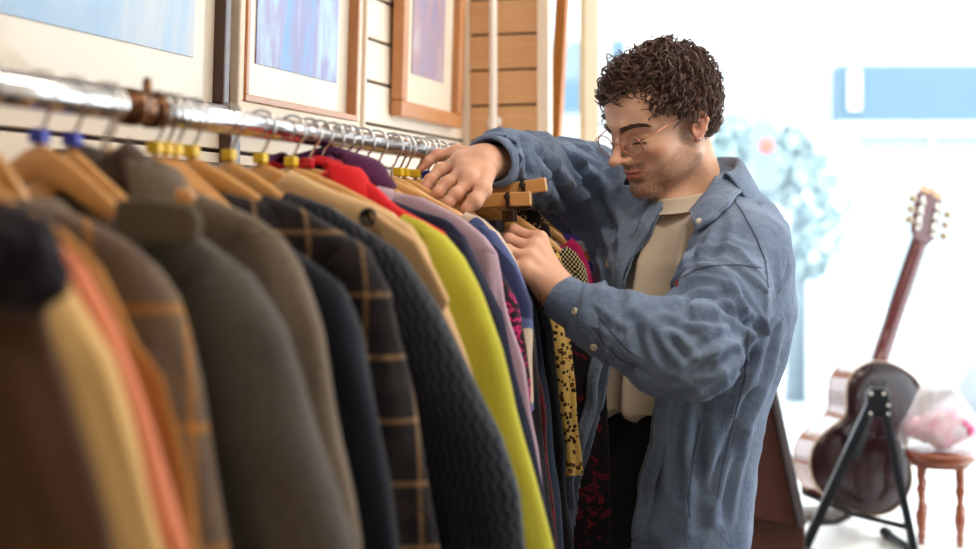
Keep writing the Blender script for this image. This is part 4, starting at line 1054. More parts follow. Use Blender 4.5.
for pts, A_, w in [
    ([(590, 308), (606, 322), (624, 334)], .006, .005), ([(589, 318), (602, 326), (616, 336)], .005, .0045), ([(633, 318), (638, 340), (648, 364)], .008, .007),
    ([(648, 330), (656, 346), (672, 366)], .009, .007), ([(662, 324), (680, 328), (698, 336)], .009, .007), ([(664, 332), (676, 346), (688, 360)], .008, .006),
    ([(674, 322), (700, 318), (730, 322)], .009, .008), ([(670, 308), (700, 296), (728, 292)], .008, .008), ([(648, 388), (668, 396), (690, 392)], .007, .006), ([(690, 372), (712, 366), (736, 348)], .009, .008),
    ([(700, 346), (726, 338), (752, 320)], .009, .008), ([(710, 392), (734, 378), (752, 352)], .008, .007), ([(762, 334), (744, 318), (722, 306)], .008, .008), ([(618, 372), (634, 366), (652, 376)], .007, .006),
    ([(752, 396), (734, 440), (708, 496)], .011, .010), ([(742, 440), (732, 480), (726, 520)], .009, .009), ([(702, 412), (698, 460), (700, 530)], .010, .010), ([(680, 414), (676, 450), (682, 500)], .008, .009),
    ([(664, 412), (656, 460), (646, 520)], .008, .009), ([(772, 330), (764, 372), (746, 410)], .009, .010), ([(700, 240), (692, 256), (690, 272)], .006, .007), ([(722, 216), (720, 236), (712, 256)], .006, .008),
    ([(484, 148), (504, 150), (526, 153)], .006, .006), ([(522, 138), (524, 156), (530, 178)], .008, .007), ([(538, 150), (554, 176), (576, 222)], .011, .010), ([(560, 142), (578, 168), (600, 204)], .011, .010),
    ([(546, 196), (560, 222), (580, 254)], .009, .009), ([(590, 176), (600, 200), (616, 236)], .009, .009), ([(510, 172), (524, 186), (540, 200)], .007, .007), ([(604, 224), (600, 250), (606, 280)], .009, .009), ([(630, 240), (622, 280), (618, 320)], .007, .008)]:
    crease(pts, A_, w)
Vj = V_+N_*D_[:, None]
# opening down the front, hem, neck and cuffs
zc = np.array([A(0, q, 2.3)[2] for q in (175, 200, 232, 260, 320, 400, 430, 480, 549, 620)])[::-1]
near_e = np.array([.085, .115, .108, .098, .090, .084, .084, .070, .050, .03])[::-1]
far_e = np.array([-.02, .004, .005, -.014, -.030, -.012, -.012, -.035, -.045, -.05])[::-1]
rel = lambda v: (v[:, :2]-np.stack([np.interp(v[:, 2], np.array([q[0] for q in JL])[::-1], np.array([q[k] for q in JL])[::-1]) for k in (1, 2)], 1))
rc = rel(V_); lat = rc@lt[:2]; fwd = rc@ft[:2]
ne = np.interp(V_[:, 2], zc, near_e); fe = np.interp(V_[:, 2], zc, far_e)
b1_, _a = sleeve_fold(V_, sl1, r1); b2_, _b = sleeve_fold(V_, sl2, r2)
arm_near = np.minimum(b1_, b2_) < .004
ang = np.arctan2(fwd, lat); hemz = CAMZ-.570+.020*np.cos(ang*2)
pm = sstep(.02, -.0, lat-fe)*sstep(-.02, .04, fwd)*body_m*sstep(CAMZ-.12, CAMZ-.40, V_[:, 2])
Vj = Vj+ft*(.040*pm)[:, None]
for ed_, sg_ in ((ne, 1), (fe, -1)):
    e_ = lat-ed_; mm = (np.abs(e_) < .0042) & (fwd > .01) & (fwd < .19) & (b1_ > .004); Vj[mm] -= lt*(e_[mm])[:, None]; lat = np.where(mm, ed_+sg_*1e-5, lat)
e_ = V_[:, 2]-hemz; mm = np.abs(e_) < .0042; Vj[mm, 2] -= e_[mm]
opening = (lat < ne) & (lat > fe) & (fwd > 0) & (fwd < .19) & ~((b1_ < .006))
hem = V_[:, 2] < hemz-.0042
neck = (V_[:, 2] > JL[0][0]-.006) & (np.linalg.norm(rc, axis=1) < .15)
t1, d1 = seg_param(V_, sl1[-2], sl1[-1]); cuff1 = ((V_-sl1[-1])@(sl1[-1]-sl1[-2])/np.linalg.norm(sl1[-1]-sl1[-2]) > .0) & (d1 < .08)
t2, d2 = seg_param(V_, sl2[-2], sl2[-1]); cuff2 = ((V_-sl2[-1])@(sl2[-1]-sl2[-2])/np.linalg.norm(sl2[-1]-sl2[-2]) > .0) & (d2 < .09)
bad = opening | hem | neck | cuff1 | cuff2
keep = ~bad[Q_].any(1); Qk = Q_[keep]
used = np.unique(Qk); mp = np.full(len(V_), -1); mp[used] = np.arange(len(used))
denim = NT('denim'); dn = denim
wv = dn.noise(900, 2, .5); wt_ = dn.noise(14, 5, .65); w3 = dn.noise(55, 3, .6)
c0 = dn.mix(dn.ramp(wt_, [(.30, (0, 0, 0)), (.70, (1, 1, 1))]), lin(50, 74, 112), lin(110, 134, 168))
c0 = dn.mix(dn.math('MULTIPLY', w3, .25), c0, lin(146, 156, 174))
c0 = dn.mix(dn.math('MULTIPLY', dn.ramp(wv, [(.4, (0, 0, 0)), (.6, (1, 1, 1))]), .30), c0, lin(150, 162, 182))
dn.col(c0); dn.set(Roughness=.85, Sheen_Weight=.15); dn.b.inputs['Specular IOR Level'].default_value = .25
bsum = dn.math('ADD', dn.math('MULTIPLY', wv, .25), dn.math('MULTIPLY', dn.noise(45, 4, .6, dist=.8), 1.6)); dn.bump(bsum, .7, .003); denim = denim.m
seam = plain('denim_seam', lin(58, 76, 108), .9, nz=.3, nscale=300); thread = plain('denim_thread', lin(150, 156, 166), .8)
jk = mk('denim_shirt', Vj[used]-ORG, mp[Qk].tolist(), denim, man, label='faded blue denim shirt, open over the tee')
m = jk.modifiers.new('sm', 'SMOOTH'); m.iterations = 1; m.factor = .3
m = jk.modifiers.new('s', 'SOLIDIFY'); m.thickness = .0028; m.offset = -1
tree_j = BVHTree.FromPolygons([tuple(v) for v in Vj], [tuple(q) for q in Q_])
def onj(px, py, off=.001):
    """where the shirt stands behind a picture point: for seams and buttons lying on the cloth"""
    d = (Vector(P(px, py, 1))-Vector((0, 0, CAMZ))).normalized(); r = tree_j.ray_cast(Vector((0, 0, CAMZ)), d)
    if r[0] is None: return None, None
    return r[0]+r[1]*off, r[1]
def seamline(pts, name, double=True, w=.0016, mat=None, gap=.0045, dashes=True):
    P_ = []
    n = 1
    for i in range(len(pts)-1):
        k = max(2, int(math.dist(pts[i], pts[i+1])/2))
        for j in range(k): u = j/k; P_.append(onj(pts[i][0]*(1-u)+pts[i+1][0]*u, pts[i][1]*(1-u)+pts[i+1][1]*u))
    P_ = [p for p in P_ if p[0] is not None]
    if len(P_) < 3: return
    mb = MB()
    mb.tube([p[0]-Vector(ORG) for p in P_], w, 6, flat=.6)
    mb.build(name, mat or seam, jk, smooth=True)
    if dashes:
        mb = MB()
        for sgn in (1, -1):
            side = []
            for i, (p, nn) in enumerate(P_):
                d = (P_[min(i+1, len(P_)-1)][0]-P_[max(i-1, 0)][0]).normalized(); side.append(p+d.cross(nn).normalized()*gap*sgn-Vector(ORG)+nn*.0004)
            for i in range(0, len(side)-1, 2): mb.tube([side[i], side[i+1]], .0006, 4)
        o = mb.build('stitching', thread, jk); o['kind'] = 'stuff'
seamline([(684, 277), (696, 270), (710, 266), (736, 265), (762, 268)], 'yoke_seam', w=.0011)
seamline([(727, 190), (742, 212), (756, 238), (765, 262), (768, 290)], 'shoulder_seam', w=.0011)
seamline([(593, 326), (606, 346), (622, 360), (640, 368)], 'sleeve_placket', w=.001)
seamline([(600, 318), (616, 338), (630, 352), (645, 362)], 'sleeve_placket', w=.001)
seamline([(700, 420), (692, 460), (688, 500), (690, 520)], 'side_seam', w=.001)
seamline([(748, 330), (744, 380), (728, 440), (716, 500)], 'back_seam', w=.001)
# cuff of the left sleeve
def cuff(ch, r, ln, name):
    a, b = ch[-2], ch[-1]; ax = (b-a)/np.linalg.norm(b-a); q = np.cross(ax, [0, 0, 1]); q /= np.linalg.norm(q); p = np.cross(q, ax); rr = []
    prof = [(-.002, r*.93), (-.002, r+.0005), (ln*.02, r+.0022), (ln*.5, r+.003), (ln*.97, r+.0015), (ln, r-.001), (ln, r-.004), (ln*.6, r-.0035), (0, r-.005)]
    for x, rad_ in prof:
        rr.append([Vector(b-ax*(ln*.55)+ax*x+(q*math.cos(t)+p*math.sin(t))*(rad_*(1+.04*math.sin(3*t+x*60)+.06*math.cos(2*t)))-ORG) for t in [2*math.pi*k/48 for k in range(48)]])
    o = MB().rings(rr, cap=False).build(name, denim, jk, smooth=True)
    return ax, b, q, p
ax, b_, q_, p_ = cuff(sl1, .0365, .062, 'cuff'); cuff(sl2, .041, .05, 'cuff')
btn = plain('pearl_button', lin(206, 198, 182), .25, coat=.6)
def jbutton(px, py, r=.0058, off=.003):
    p, nn = onj(px, py, off)
    if p is None: return
    M = nn.to_track_quat('Z', 'Y').to_matrix()
    mb = MB(); mb.lathe([(.0003, .0018), (r*.45, .0012), (r*.62, .0022), (r*.85, .0024), (r, .001), (r*.98, -.0015), (.0003, -.0015)], p-Vector(ORG), 20, M)
    mb.build('button', btn, jk, smooth=True, label='pale pearl button')
jbutton(578, 312, off=.006); jbutton(594, 346); jbutton(561, 309, off=.007)
p, nn = onj(677, 284, .002)
if p is not None: MB().box(p-Vector(ORG), (.004, .003, .010)).build('red_tab', plain('tab_red', lin(120, 30, 30), .7), jk, label='small dark red tab')
# placket edges
def edge_strip(edge, name, wdt, sgn, push):
    """folded front edge following the opening"""
    pts = []
    for z in np.linspace(JL[0][0]-.04, CAMZ-.52, 46):
        l0 = float(np.interp(z, zc, edge)); cx = np.interp(z, [q[0] for q in JL][::-1], [q[1] for q in JL][::-1]); cy = np.interp(z, [q[0] for q in JL][::-1], [q[2] for q in JL][::-1])
        a = np.interp(z, [q[0] for q in JL][::-1], [q[3] for q in JL][::-1]); b = np.interp(z, [q[0] for q in JL][::-1], [q[4] for q in JL][::-1])
        row = []
        for k in range(5):
            l = l0+sgn*wdt*k/4; w_ = b*max(0, 1-(abs(l)/a)**2.3)**(1/2.3)+.004+.003*math.sin(z*38)+.0025*math.sin(z*71+l*40)+push*float(sstep(CAMZ-.12, CAMZ-.40, z))
            row.append(Vector((cx+lt[0]*l+ft[0]*w_, cy+lt[1]*l+ft[1]*w_, z))-Vector(ORG))
        pts.append(row)
    o = MB().rings(pts, cap=False, closed=False).build(name, denim, jk, smooth=True)
    m = o.modifiers.new('s', 'SOLIDIFY'); m.thickness = .004; m.offset = 0
    mb = MB()
    for col in (1, 3):
        for i in range(0, len(pts)-1): mb.tube([pts[i][col]+Vector(ft)*.0022, pts[i][col].lerp(pts[i+1][col], .6)+Vector(ft)*.0022], .0006, 4)
    o = mb.build('stitching', thread, jk); o['kind'] = 'stuff'
edge_strip(near_e, 'placket', .030, 1, 0); edge_strip(far_e, 'placket', .030, -1, .040)
# collar: stand and turned-down leaf
def collar():
    c = np.array([A(697, 182, 2.35)[0], A(697, 182, 2.35)[1]]); rows = []
    n = 44; rb = [.064, .064, .066, .068, .076, .086, .099]; zb = [-.012, .010, .024, .028, .020, -.004, -.028]
    re_ = [.072, .074, .078, .088, .106, .130, .156]; ze = [-.036, -.028, -.020, -.022, -.042, -.066, -.094]; ae = [58, 57, 56, 55, 52, 48, 44]
    for v in range(7):
        row = []
        for i in range(n+1):
            u = i/n; a = math.radians(-(ae[v]-(40 if u < .5 else 0)*(1-2*u))+(180+2*ae[v])*u); e = max(0, abs(u-.5)*2-.40)/.60; e = e*e*(3-2*e)*(.35 if u < .5 else 1)
            r = rb[v]*(1-e)+re_[v]*e; z = JL[0][0]+zb[v]*(1-e)+ze[v]*e+.014*max(0, math.sin(a)); w_ = -math.sin(a)*r*.92; l = math.cos(a)*r*1.12
            row.append(Vector((c[0]+lt[0]*l+ft[0]*w_, c[1]+lt[1]*l+ft[1]*w_, z))-Vector(ORG))
        rows.append(row)
    o = MB().rings(rows, cap=False, closed=False).build('collar', denim, jk, smooth=True)
    m = o.modifiers.new('s', 'SOLIDIFY'); m.thickness = .005; m.offset = 0
    m = o.modifiers.new('u', 'SUBSURF'); m.levels = 1; m.render_levels = 1
    mb = MB(); r5 = [rows[5][i].lerp(rows[6][i], .78) for i in range(n+1)]
    for i in range(n): mb.tube([r5[i]+Vector((0, 0, .0024)), r5[i].lerp(r5[i+1], .6)+Vector((0, 0, .0024))], .0006, 4)
    o2 = mb.build('stitching', thread, jk); o2['kind'] = 'stuff'
collar()
def leaf():
    """near half of the turned-down collar, lying on the shirt front"""
    inn = [(719, 164), (714, 180), (706, 195), (698, 206), (691, 215)]; out = [(745, 172), (743, 190), (731, 207), (715, 222), (700, 233)]
    def at(pl, u):
        k = min(int(u*4), 3); f = u*4-k; return (pl[k][0]*(1-f)+pl[k+1][0]*f, pl[k][1]*(1-f)+pl[k+1][1]*f)
    rows = []
    for i in range(25):
        a = at(inn, i/24); b = at(out, i/24); row = []
        for j in range(9):
            v = j/8; p, nn = onj(a[0]*(1-v)+b[0]*v, a[1]*(1-v)+b[1]*v, .006+.006*math.sin(math.pi*min(1, v*1.15)))
            if p is None: p = P(a[0]*(1-v)+b[0]*v, a[1]*(1-v)+b[1]*v, 2.345-.05*v)
            row.append(p-Vector(ORG))
        rows.append(row)
    for _ in range(4):
        for i in range(1, 24):
            for j in range(1, 8): rows[i][j] = (rows[i-1][j]+rows[i+1][j]+rows[i][j-1]+rows[i][j+1])/4
    o = MB().rings(rows, cap=False, closed=False).build('collar_leaf', denim, jk, smooth=True)
    m = o.modifiers.new('s', 'SOLIDIFY'); m.thickness = .005; m.offset = 0
    mb = MB(); V3 = Vector((-.001, -.0034, .0012))
    e_ = [rows[i][7] for i in range(24)]+[rows[23][j] for j in range(6, 0, -1)]
    for i in range(len(e_)-1): mb.tube([e_[i]+V3, e_[i].lerp(e_[i+1], .6)+V3], .0007, 4)
    o2 = mb.build('stitching', thread, jk); o2['kind'] = 'stuff'
    p = rows[22][6]; M = Vector((-.25, -.85, .35)).to_track_quat('Z', 'Y').to_matrix()
    MB().lathe([(.0003, .0018), (.003, .0022), (.0052, .001), (.0051, -.0015), (.0003, -.0015)], p+Vector((-.001, -.004, .001)), 18, M).build('button', btn, jk, smooth=True, label='pale collar button')
leaf()
# T-shirt
tee = fabric('tee_oatmeal', L(206, 192, 174), .05, weave=500, wb=.2)
TL = [(z, x, y, max(.05, a-.026), b-.020) for z, x, y, a, b in JL]
S = SDF((-.05, 1.95, .92), (.70, 2.75, 1.60), .0055)
TLc = [lv(184, 692, 2.34, .066, .062), lv(194, 694, 2.34, .092, .076)]+[q for q in TL[2:] if q[0] > CAMZ-.42]; S.fn(levels_field(TLc))
V_, Q_ = S.mesh(); V_ = relax(V_, Q_, 2); N_ = normals(V_, Q_)
V_ = V_+N_*((ridge((V_@lt)*34+vnoise(V_*np.array([6, 6, 3]), 21)*2.6)*.0085+vnoise(V_*np.array([20, 20, 7]), 22)*.006)*sstep(1.535, 1.46, V_[:, 2]))[:, None]
bad = (V_[:, 2] < CAMZ-.352) | (V_[:, 2] > A(691, 194, 2.335)[2]-.006-.28*((V_-A(691, 194, 2.335))@ft)); keep = ~bad[Q_].any(1); Qk = Q_[keep]; used = np.unique(Qk); mp = np.full(len(V_), -1); mp[used] = np.arange(len(used))
ts_ = mk('t_shirt', V_[used]-ORG, mp[Qk].tolist(), tee, man, label='oatmeal crew-neck tee')
m = ts_.modifiers.new('s', 'SOLIDIFY'); m.thickness = .0025; m.offset = -1
rr = []; nc = A(690, 197, 2.335)
ncol = MB()
def neckring(r, dz, k): return [Vector(A(691, 194, 2.335)+lt*math.cos(t)*r*1.08+ft*math.sin(t)*r*1.02+np.array([0, 0, dz-.020*math.sin(t)])-ORG) for t in [2*math.pi*q/48 for q in range(48)]]
ncol.rings([neckring(.064, .010, 0), neckring(.0665, .011, 0), neckring(.069, .006, 0), neckring(.074, -.008, 0), neckring(.084, -.016, 0)], cap=False)
ncol.build('neckband', tee, ts_, smooth=True)
# trousers and shoes
tr = fabric('trousers_black', L(28, 28, 34), .2)
S = SDF((-.1, 1.95, .04), (.65, 2.75, 1.20), .009)
hz_ = .98
def legf(sgn): 
    hp = hipc+lt*.072*sgn
    return [np.array([hp[0], hp[1], .86]), np.array([hp[0]+ft[0]*.03, hp[1]+ft[1]*.03, .48]), np.array([hp[0]-ft[0]*.03, hp[1]-ft[1]*.03, .09])]
wa = A(664, 415, 2.345); hi_ = hipc.copy(); hi_[2] = .90
S.cap(wa+lt*.04, hi_+lt*.055, .092, .090, .04); S.cap(wa-lt*.04, hi_-lt*.055, .092, .090, .04)
for sgn in (1, -1): S.chain(legf(sgn), [.080, .070, .062], .03)
V_, Q_ = S.mesh(); V_ = relax(V_, Q_, 2); N_ = normals(V_, Q_); V_ = V_+N_*(vnoise(V_*np.array([14, 14, 7]), 30)*.005)[:, None]
bad = (V_[:, 2] > 1.135) | (V_[:, 2] < .085); keep = ~bad[Q_].any(1); Qk = Q_[keep]; used = np.unique(Qk); mp = np.full(len(V_), -1); mp[used] = np.arange(len(used))
o = mk('trousers', V_[used]-ORG, mp[Qk].tolist(), tr, man, label='black trousers'); m = o.modifiers.new('s', 'SOLIDIFY'); m.thickness = .003; m.offset = -1
for sgn in (1, -1):
    a = legf(sgn)[2]; S = SDF(a-np.array([.22, .22, .1]), a+np.array([.22, .22, .12]), .006)
    S.cap((a[0], a[1], .05), (a[0]+ft[0]*.15, a[1]+ft[1]*.15, .042), .043, .036, .03); S.cap((a[0], a[1], .05), (a[0], a[1], .11), .042, .046, .02)
    S.d = np.maximum(S.d, (.004-(S.lo[2]+S.h*np.arange(S.n[2])))[None, None, :].astype(np.float32))
    v, q = S.mesh(); mk('shoe', v-ORG, q.tolist(), plain('shoe_leather', lin(40, 34, 32), .4), man)
# ================================================================ GUITAR, STAND, STOOL AND BAG IN THE WINDOW
t_ = NT('guitar_back'); t_.col(t_.mix(t_.noise(18, 4, .5, t_.mapv((6, 1, .6))), lin(30, 14, 20), lin(48, 20, 26))); t_.set(Roughness=.25, Specular_IOR_Level=.25, Coat_Weight=.3, Coat_Roughness=.03); gback = t_.m
t_ = NT('guitar_side'); t_.col(t_.mix(t_.noise(25, 4, .5, t_.mapv((1, 1, 5))), lin(110, 44, 30), lin(150, 74, 48))); t_.set(Roughness=.12, Coat_Weight=1.0, Coat_Roughness=.03); gside = t_.m
neckm = plain('neck_mahogany', lin(92, 18, 26), .25, coat=.5, nz=.2, nscale=30)
bm_ = P(848, 509, 3.90); axis = (P(952, 204, 4.02)-bm_).normalized()
# back face looks towards the camera and a little to the right
nb_ = Vector((.30, -1, .02)); nb_ = (nb_-axis*nb_.dot(axis)).normalized(); xg = nb_.cross(axis).normalized()
G3 = Matrix((xg, nb_, axis)).transposed()      # local x sideways, y out of the back, z up the neck
ge = bpy.data.objects.new('acoustic_guitar', None); link(ge); ge.location = bm_; ge.rotation_euler = G3.to_euler()
tag(ge, 'dark glossy acoustic guitar seen from behind, resting on a black stand', 'guitar')
def gw_(z):     # half width of the body at height z
    Z = [0, .01, .03, .07, .12, .18, .24, .28, .33, .38, .42, .455, .475, .483]
    Wd = [.0, .070, .118, .160, .178, .168, .132, .118, .126, .138, .132, .100, .055, .0]
    return float(np.interp(z, Z, Wd))
from itertools import chain as _ch
def catmull(P4, n=6):
    out = []
    for i in range(len(P4)):
        p0, p1, p2, p3 = (np.array(P4[(i+k-1) % len(P4)]) for k in range(4))
        for j in range(n):
            t = j/n; out.append(.5*((2*p1)+(-p0+p2)*t+(2*p0-5*p1+4*p2-p3)*t*t+(-p0+3*p1-3*p2+p3)*t**3))
    return out
half = [(0, 0), (.075, .006), (.135, .040), (.168, .095), (.172, .150), (.148, .205), (.118, .250), (.112, .285), (.128, .330), (.136, .375), (.118, .425), (.075, .462), (.030, .476)]
half = [(x, z*.92) for x, z in half]
outl = half+[(0, .440)]+[(-x, z) for x, z in reversed(half[1:])]
oc = catmull(outl, 5)
def gsh(scale, y): return [Vector((x*scale, y, .24+(z-.24)*scale)) for x, z in oc]
DEP = .095
MB().rings([gsh(1, -DEP), gsh(1, 0)], cap=False).build('side', gside, ge, smooth=True, label='glossy red-brown side')
MB().rings([gsh(.995, -.002), gsh(.99, .002), gsh(.7, .006), gsh(.3, .008), gsh(.02, .008)]).build('back', gback, ge, smooth=True)
MB().rings([gsh(.02, -DEP-.001), gsh(1, -DEP), gsh(1, -DEP+.003)]).build('soundboard', plain('spruce', lin(206, 150, 90), .25, coat=.8), ge, smooth=False)
bindm = plain('binding', lin(196, 170, 140), .3)
MB().tube([p+Vector((0, .001, 0)) for p in gsh(1.0, 0)]+[gsh(1.0, 0)[0]], .0022, 6).build('binding', bindm, ge, smooth=True)
MB().tube([p for p in gsh(1.0, -DEP)]+[gsh(1.0, -DEP)[0]], .0022, 6).build('binding', bindm, ge, smooth=True)
rr = []
for z, wd, dp in ((.405, .030, .060), (.427, .029, .058), (.443, .028, .040), (.465, .027, .026), (.55, .026, .022), (.65, .025, .021), (.75, .0235, .020), (.80, .0225, .020), (.83, .0235, .022)):
    y0 = -DEP-.004
    rr.append([Vector((wd*math.cos(a), y0+(dp*max(0, math.sin(a))**.8 if math.sin(a) > 0 else 0), z)) for a in [2*math.pi*k/24 for k in range(24)]])
MB().rings(rr).build('neck', neckm, ge, smooth=True)
MB().box((0, -DEP-.007, .64), (.052, .006, .42)).build('fingerboard', plain('ebony', lin(36, 26, 24), .3), ge, bevel=.001)
# headstock, tilted back from the neck line
hs_e = MB(); Mh = Matrix.Rotation(math.radians(14), 3, 'X')
poly = [(-.022, 0), (-.042, .030), (-.046, .15), (-.034, .172), (-.018, .165), (0, .176), (.018, .165), (.034, .172), (.046, .15), (.042, .030), (.022, 0)]
Mp = Mh @ Matrix(((1, 0, 0), (0, 0, -1), (0, 1, 0)))
hs = hs_e.prism(poly, .015, Mp, (0, -DEP+.006, .826)).build('headstock', neckm, ge, bevel=.002)
nick = plain('nickel', (.5, .46, .42), .25, 1.0); cel = plain('celluloid', lin(190, 172, 146), .3); pick = plain('light_veneer', lin(214, 168, 130), .3)
hp = lambda x, y, z: Mh @ Vector((x, y, z))+Vector((0, -DEP+.006, .826))
MB().prism([(-.040, .160), (-.018, .158), (0, .168), (.018, .158), (.040, .160), (.034, .186), (.018, .178), (0, .190), (-.018, .178), (-.034, .186)], .016, Mp, (0, -DEP+.006, .826)).build('headstock_crest', pick, hs, bevel=.001)
for sx in (-1, 1):
    mb = MB(); mb.box(hp(sx*.028, .0095, .088), (.016, .004, .115), Mh); mb.build('tuner_plate', nick, hs, bevel=.0015)
    for k in range(3):
        z = .048+.036*k
        mb = MB(); mb.tube([hp(sx*.022, .013, z), hp(sx*.062, .013, z)], .0028, 10); mb.tube([hp(sx*.028, .008, z), hp(sx*.028, .020, z)], .007, 14); mb.build('tuner_shaft', nick, hs, smooth=True)
        mb = MB(); mb.lathe([(.0005, -.012), (.009, -.009), (.013, 0), (.011, .008), (.0005, .012)], hp(sx*.066, .013, z), 14, Matrix.Rotation(math.radians(90), 3, 'Y')); mb.build('tuner_button', cel, hs, smooth=True)
        mb = MB(); mb.tube([hp(sx*.010, -.02, z), hp(sx*.010, -.004, z)], .003, 8); mb.build('string_post', nick, hs, smooth=True)
# black A-frame stand
blk = plain('stand_black', lin(34, 40, 48), .32, .6); rub = plain('stand_rubber', lin(22, 22, 26), .8)
se = empty('guitar_stand', (bm_.x+.04, 3.80, PZ), label='black folding A-frame stand holding the guitar', cat='guitar stand'); O = Vector(se.location)
def sp(px, py, d): return P(px, py, d)-O
fz = lambda px, d: Vector((((px-CX)/F*d), d, PZ+.014))-O
hub = sp(876, 402, 3.72)
MB().prism([(-.030, -.042), (.040, -.042), (.034, .030), (.020, .040), (-.014, .040), (-.026, .026)], .022, Matrix.Rotation(math.radians(84), 3, 'X'), hub).build('hinge_plate', blk, se, bevel=.004)
mb = MB()
for x, z in ((-.018, .024), (.016, .024), (-.020, -.03), (.028, -.032), (.028, -.008)): mb.lathe([(.0003, -.003), (.006, -.003), (.005, .002), (.0003, .003)], hub+Vector((x, -.014, z)), 12, Matrix.Rotation(math.radians(90), 3, 'X'))
mb.build('rivets', nick, se, smooth=True)
def bar(a, b, w, name, th=.010):
    d = (b-a).normalized(); s = d.cross(Vector((0, 1, 0))).normalized(); n = s.cross(d)
    vs = [q+s*x+n*y for q in (a, b) for x, y in ((-w, -th), (w, -th), (w, th), (-w, th))]
    mb = MB(); mb.add(vs, [(0,1,2,3), (7,6,5,4), (0,4,5,1), (1,5,6,2), (2,6,7,3), (3,7,4,0)]); return mb.build(name, blk, se, bevel=.003)
fl_, fr_ = fz(805, 3.68), fz(914, 3.62)
bar(hub+Vector((-.012, 0, -.0)), fl_, .013, 'leg'); bar(hub+Vector((.022, 0, -.01)), fr_, .010, 'leg')
rl_, rr_ = fz(838, 4.10), fz(885, 4.10)
bar(hub+Vector((-.005, .03, -.02)), Vector((rl_.x, rl_.y, .02)), .009, 'rear_leg')
for a, b in (((fz(768, 3.80)), fz(830, 3.52)), (fz(884, 3.86), fz(930, 3.50))):
    MB().tube([a, b], .0115, 14).build('foot', blk, se, smooth=True)
    for q, r in ((a, b), (b, a)): MB().tube([q, q+(r-q).normalized()*.035], .0145, 14).build('rubber_tip', rub, se, smooth=True)
# cradle arms under the body
for sx, px in ((-1, 818), (1, 884)):
    a = fl_.lerp(hub, .16) if sx < 0 else fr_.lerp(hub, .16)
    tgt = bm_-O+G3 @ Vector((-sx*0+sx*.09, -.11, .012-.0))
    mb = MB(); mb.tube([a, a.lerp(tgt, .5)+Vector((0, 0, -.02)), tgt+Vector((0, 0, -.012)), tgt+Vector((0, .005, .035))], [.008, .008, .010, .011], 12); mb.build('cradle_arm', rub, se, smooth=True)
# turned stool
mah = NT('stool_mahogany'); mah.col(mah.mix(mah.noise(20, 4, .5, mah.mapv((1, 1, 4))), lin(128, 64, 44), lin(164, 92, 64))); mah.set(Roughness=.25, Coat_Weight=.6); mah = mah.m
dS = 3.80; sc_ = P(941, 451, dS); tz = sc_.z-PZ; rS = .100
st = empty('side_stool', (sc_.x, dS, PZ), label='small round mahogany stool with turned legs', cat='stool')
MB().lathe([(.001, tz-.026), (rS*.92, tz-.026), (rS*.97, tz-.018), (rS*.93, tz-.014), (rS, tz-.008), (rS*.98, tz), (rS*.93, tz+.001), (.001, tz)], (0, 0, 0), 40).build('stool_top', mah, st, smooth=True)
MB().lathe([(.001, tz-.040), (rS*.80, tz-.040), (rS*.82, tz-.026), (.001, tz-.026)], (0, 0, 0), 40).build('apron', mah, st, smooth=True)
lp = [(.011, 0), (.008, .01), (.012, .03), (.009, .045), (.015, .08), (.016, .11), (.008, .135), (.012, .145), (.008, .155), (.011, .18), (.015, .20), (.008, .225), (.013, .235), (.013, .29), (.001, .292)]
for k in range(4):
    a = math.radians(25+90*k); kz = (tz-.03)/.29
    MB().lathe([(r, z*kz) for r, z in lp], (math.cos(a)*rS*.72, math.sin(a)*rS*.72, 0), 16).build('leg', mah, st, smooth=True)
# translucent bag of pink and white tissue on the stool
t_ = NT('clear_plastic'); t_.col((.95, .93, .94)); t_.set(Roughness=.12, Alpha=.32); film = t_.m
tis = NT('pink_tissue'); tis.col(tis.ramp(tis.noise(26, 3, .6), [(.38, lin(214, 196, 206)), (.50, lin(214, 150, 176)), (.62, lin(196, 70, 124))])); tis.set(Roughness=.7, Subsurface_Weight=.2, Subsurface_Scale=.02); tis = tis.m
be = empty('gift_bag', (sc_.x-.005, dS, PZ+tz+.002), label='see-through bag of pink and white tissue standing on the stool', cat='bag')
R_ = random.Random(4)
S = SDF((-.14, -.10, -.01), (.14, .10, .20), .004)
for k in range(26):
    a = R_.uniform(0, 6.28); r = R_.uniform(0, .075); S.ell((math.cos(a)*r, math.sin(a)*r*.7, R_.uniform(.022, .085)), (R_.uniform(.018, .032),)*3, .012)
S.d = np.maximum(S.d, (.003-(S.lo[2]+S.h*np.arange(S.n[2])))[None, None, :].astype(np.float32))
v, q = S.mesh(); nn = normals(v, q); v = v+nn*(vnoise(v*60, 2)*.006)[:, None]; v[:, 2] = np.maximum(v[:, 2], .002); o = mk('tissue', v, q.tolist(), tis, be)
rr = []
for z, r in ((0, .075), (.004, .092), (.03, .108), (.07, .106), (.11, .085), (.15, .062), (.19, .046)):
    rr.append([Vector((math.cos(a)*r*(1+.10*math.sin(5*a+z*30)), math.sin(a)*r*.72*(1+.10*math.cos(4*a+z*20)), z)) for a in [2*math.pi*k/48 for k in range(48)]])
MB().rings(rr, cap=False).build('bag_film', film, be, smooth=True, label='clear plastic film')
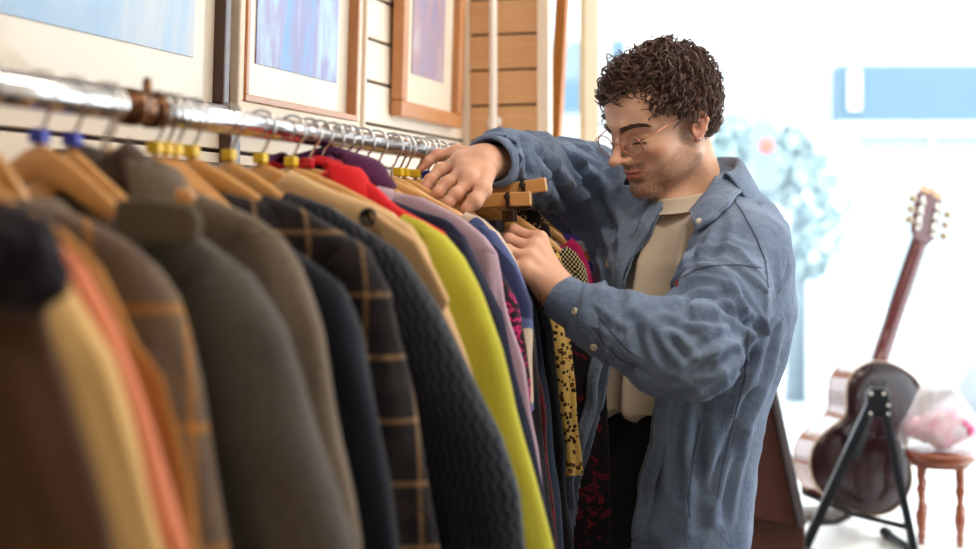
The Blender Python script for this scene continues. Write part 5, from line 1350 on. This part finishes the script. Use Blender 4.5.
mb = MB(); mb.tube([(-.05, 0, .15), (-.035, 0, .205), (0, 0, .232), (.035, 0, .205), (.05, 0, .15)], .0035, 8, flat=2.5); mb.build('handle', film, be, smooth=True)
# dark wooden panel display with a steel edge
pe_o = P(772, 530, 3.35); pe = empty('wooden_panel_stand', (pe_o.x, 3.35, PZ), label='dark brown wooden panel stand half hidden behind the man', cat='display stand'); O = Vector(pe.location)
pw = NT('panel_brown'); pw.col(pw.mix(pw.noise(16, 4, .5, pw.mapv((1, 1, 6))), lin(62, 30, 26), lin(88, 44, 36))); pw.set(Roughness=.4, Coat_Weight=.2); pw = pw.m
def slab(pl, d0, d1, name, mat, bevel=.003, lab=None):
    n = len(pl); v = [P(*p, d0)-O for p in pl]; v2 = [a+Vector((0, d1-d0, 0)) for a in v]
    for q in v+v2:
        if q.z < 0: q.z = 0
    mb = MB(); mb.add(v+v2, [tuple(range(n)), tuple(reversed(range(n, 2*n)))]+[(i, n+i, n+(i+1) % n, (i+1) % n) for i in range(n)]); return mb.build(name, mat, pe, bevel=bevel, label=lab)
slab([(738, 300), (764, 372), (800, 527), (748, 518)], 3.42, 3.46, 'panel', pw)
slab([(762, 352), (769, 352), (807, 524), (799, 530)], 3.40, 3.47, 'edge_rail', plain('steel_edge', lin(110, 108, 114), .35, .7), lab='grey metal edge')
slab([(740, 380), (753, 380), (749, 590), (736, 590)], 3.36, 3.40, 'post', plain('post_brown', lin(112, 58, 40), .4, coat=.2, nz=.15, nscale=20))
slab([(742, 505), (805, 520), (805, 590), (742, 590)], 3.47, 3.50, 'back_leg', pw)
# small grey slipper-shaped object behind the stand foot
ee = empty('grey_cushion', P(822, 522, 4.1), label='low grey rounded object lying behind the left foot of the guitar stand', cat='object'); ee.location.z = PZ
S = SDF((-.14, -.08, -.01), (.14, .08, .06), .005); S.ell((.0, 0, .018), (.10, .045, .018), .01); S.ell((-.04, 0, .012), (.07, .05, .012), .02)
S.d = np.maximum(S.d, (.001-(S.lo[2]+S.h*np.arange(S.n[2])))[None, None, :].astype(np.float32)); v, q = S.mesh(); mk('cushion_body', v, q.tolist(), plain('grey_felt', lin(128, 126, 128), .8), ee)
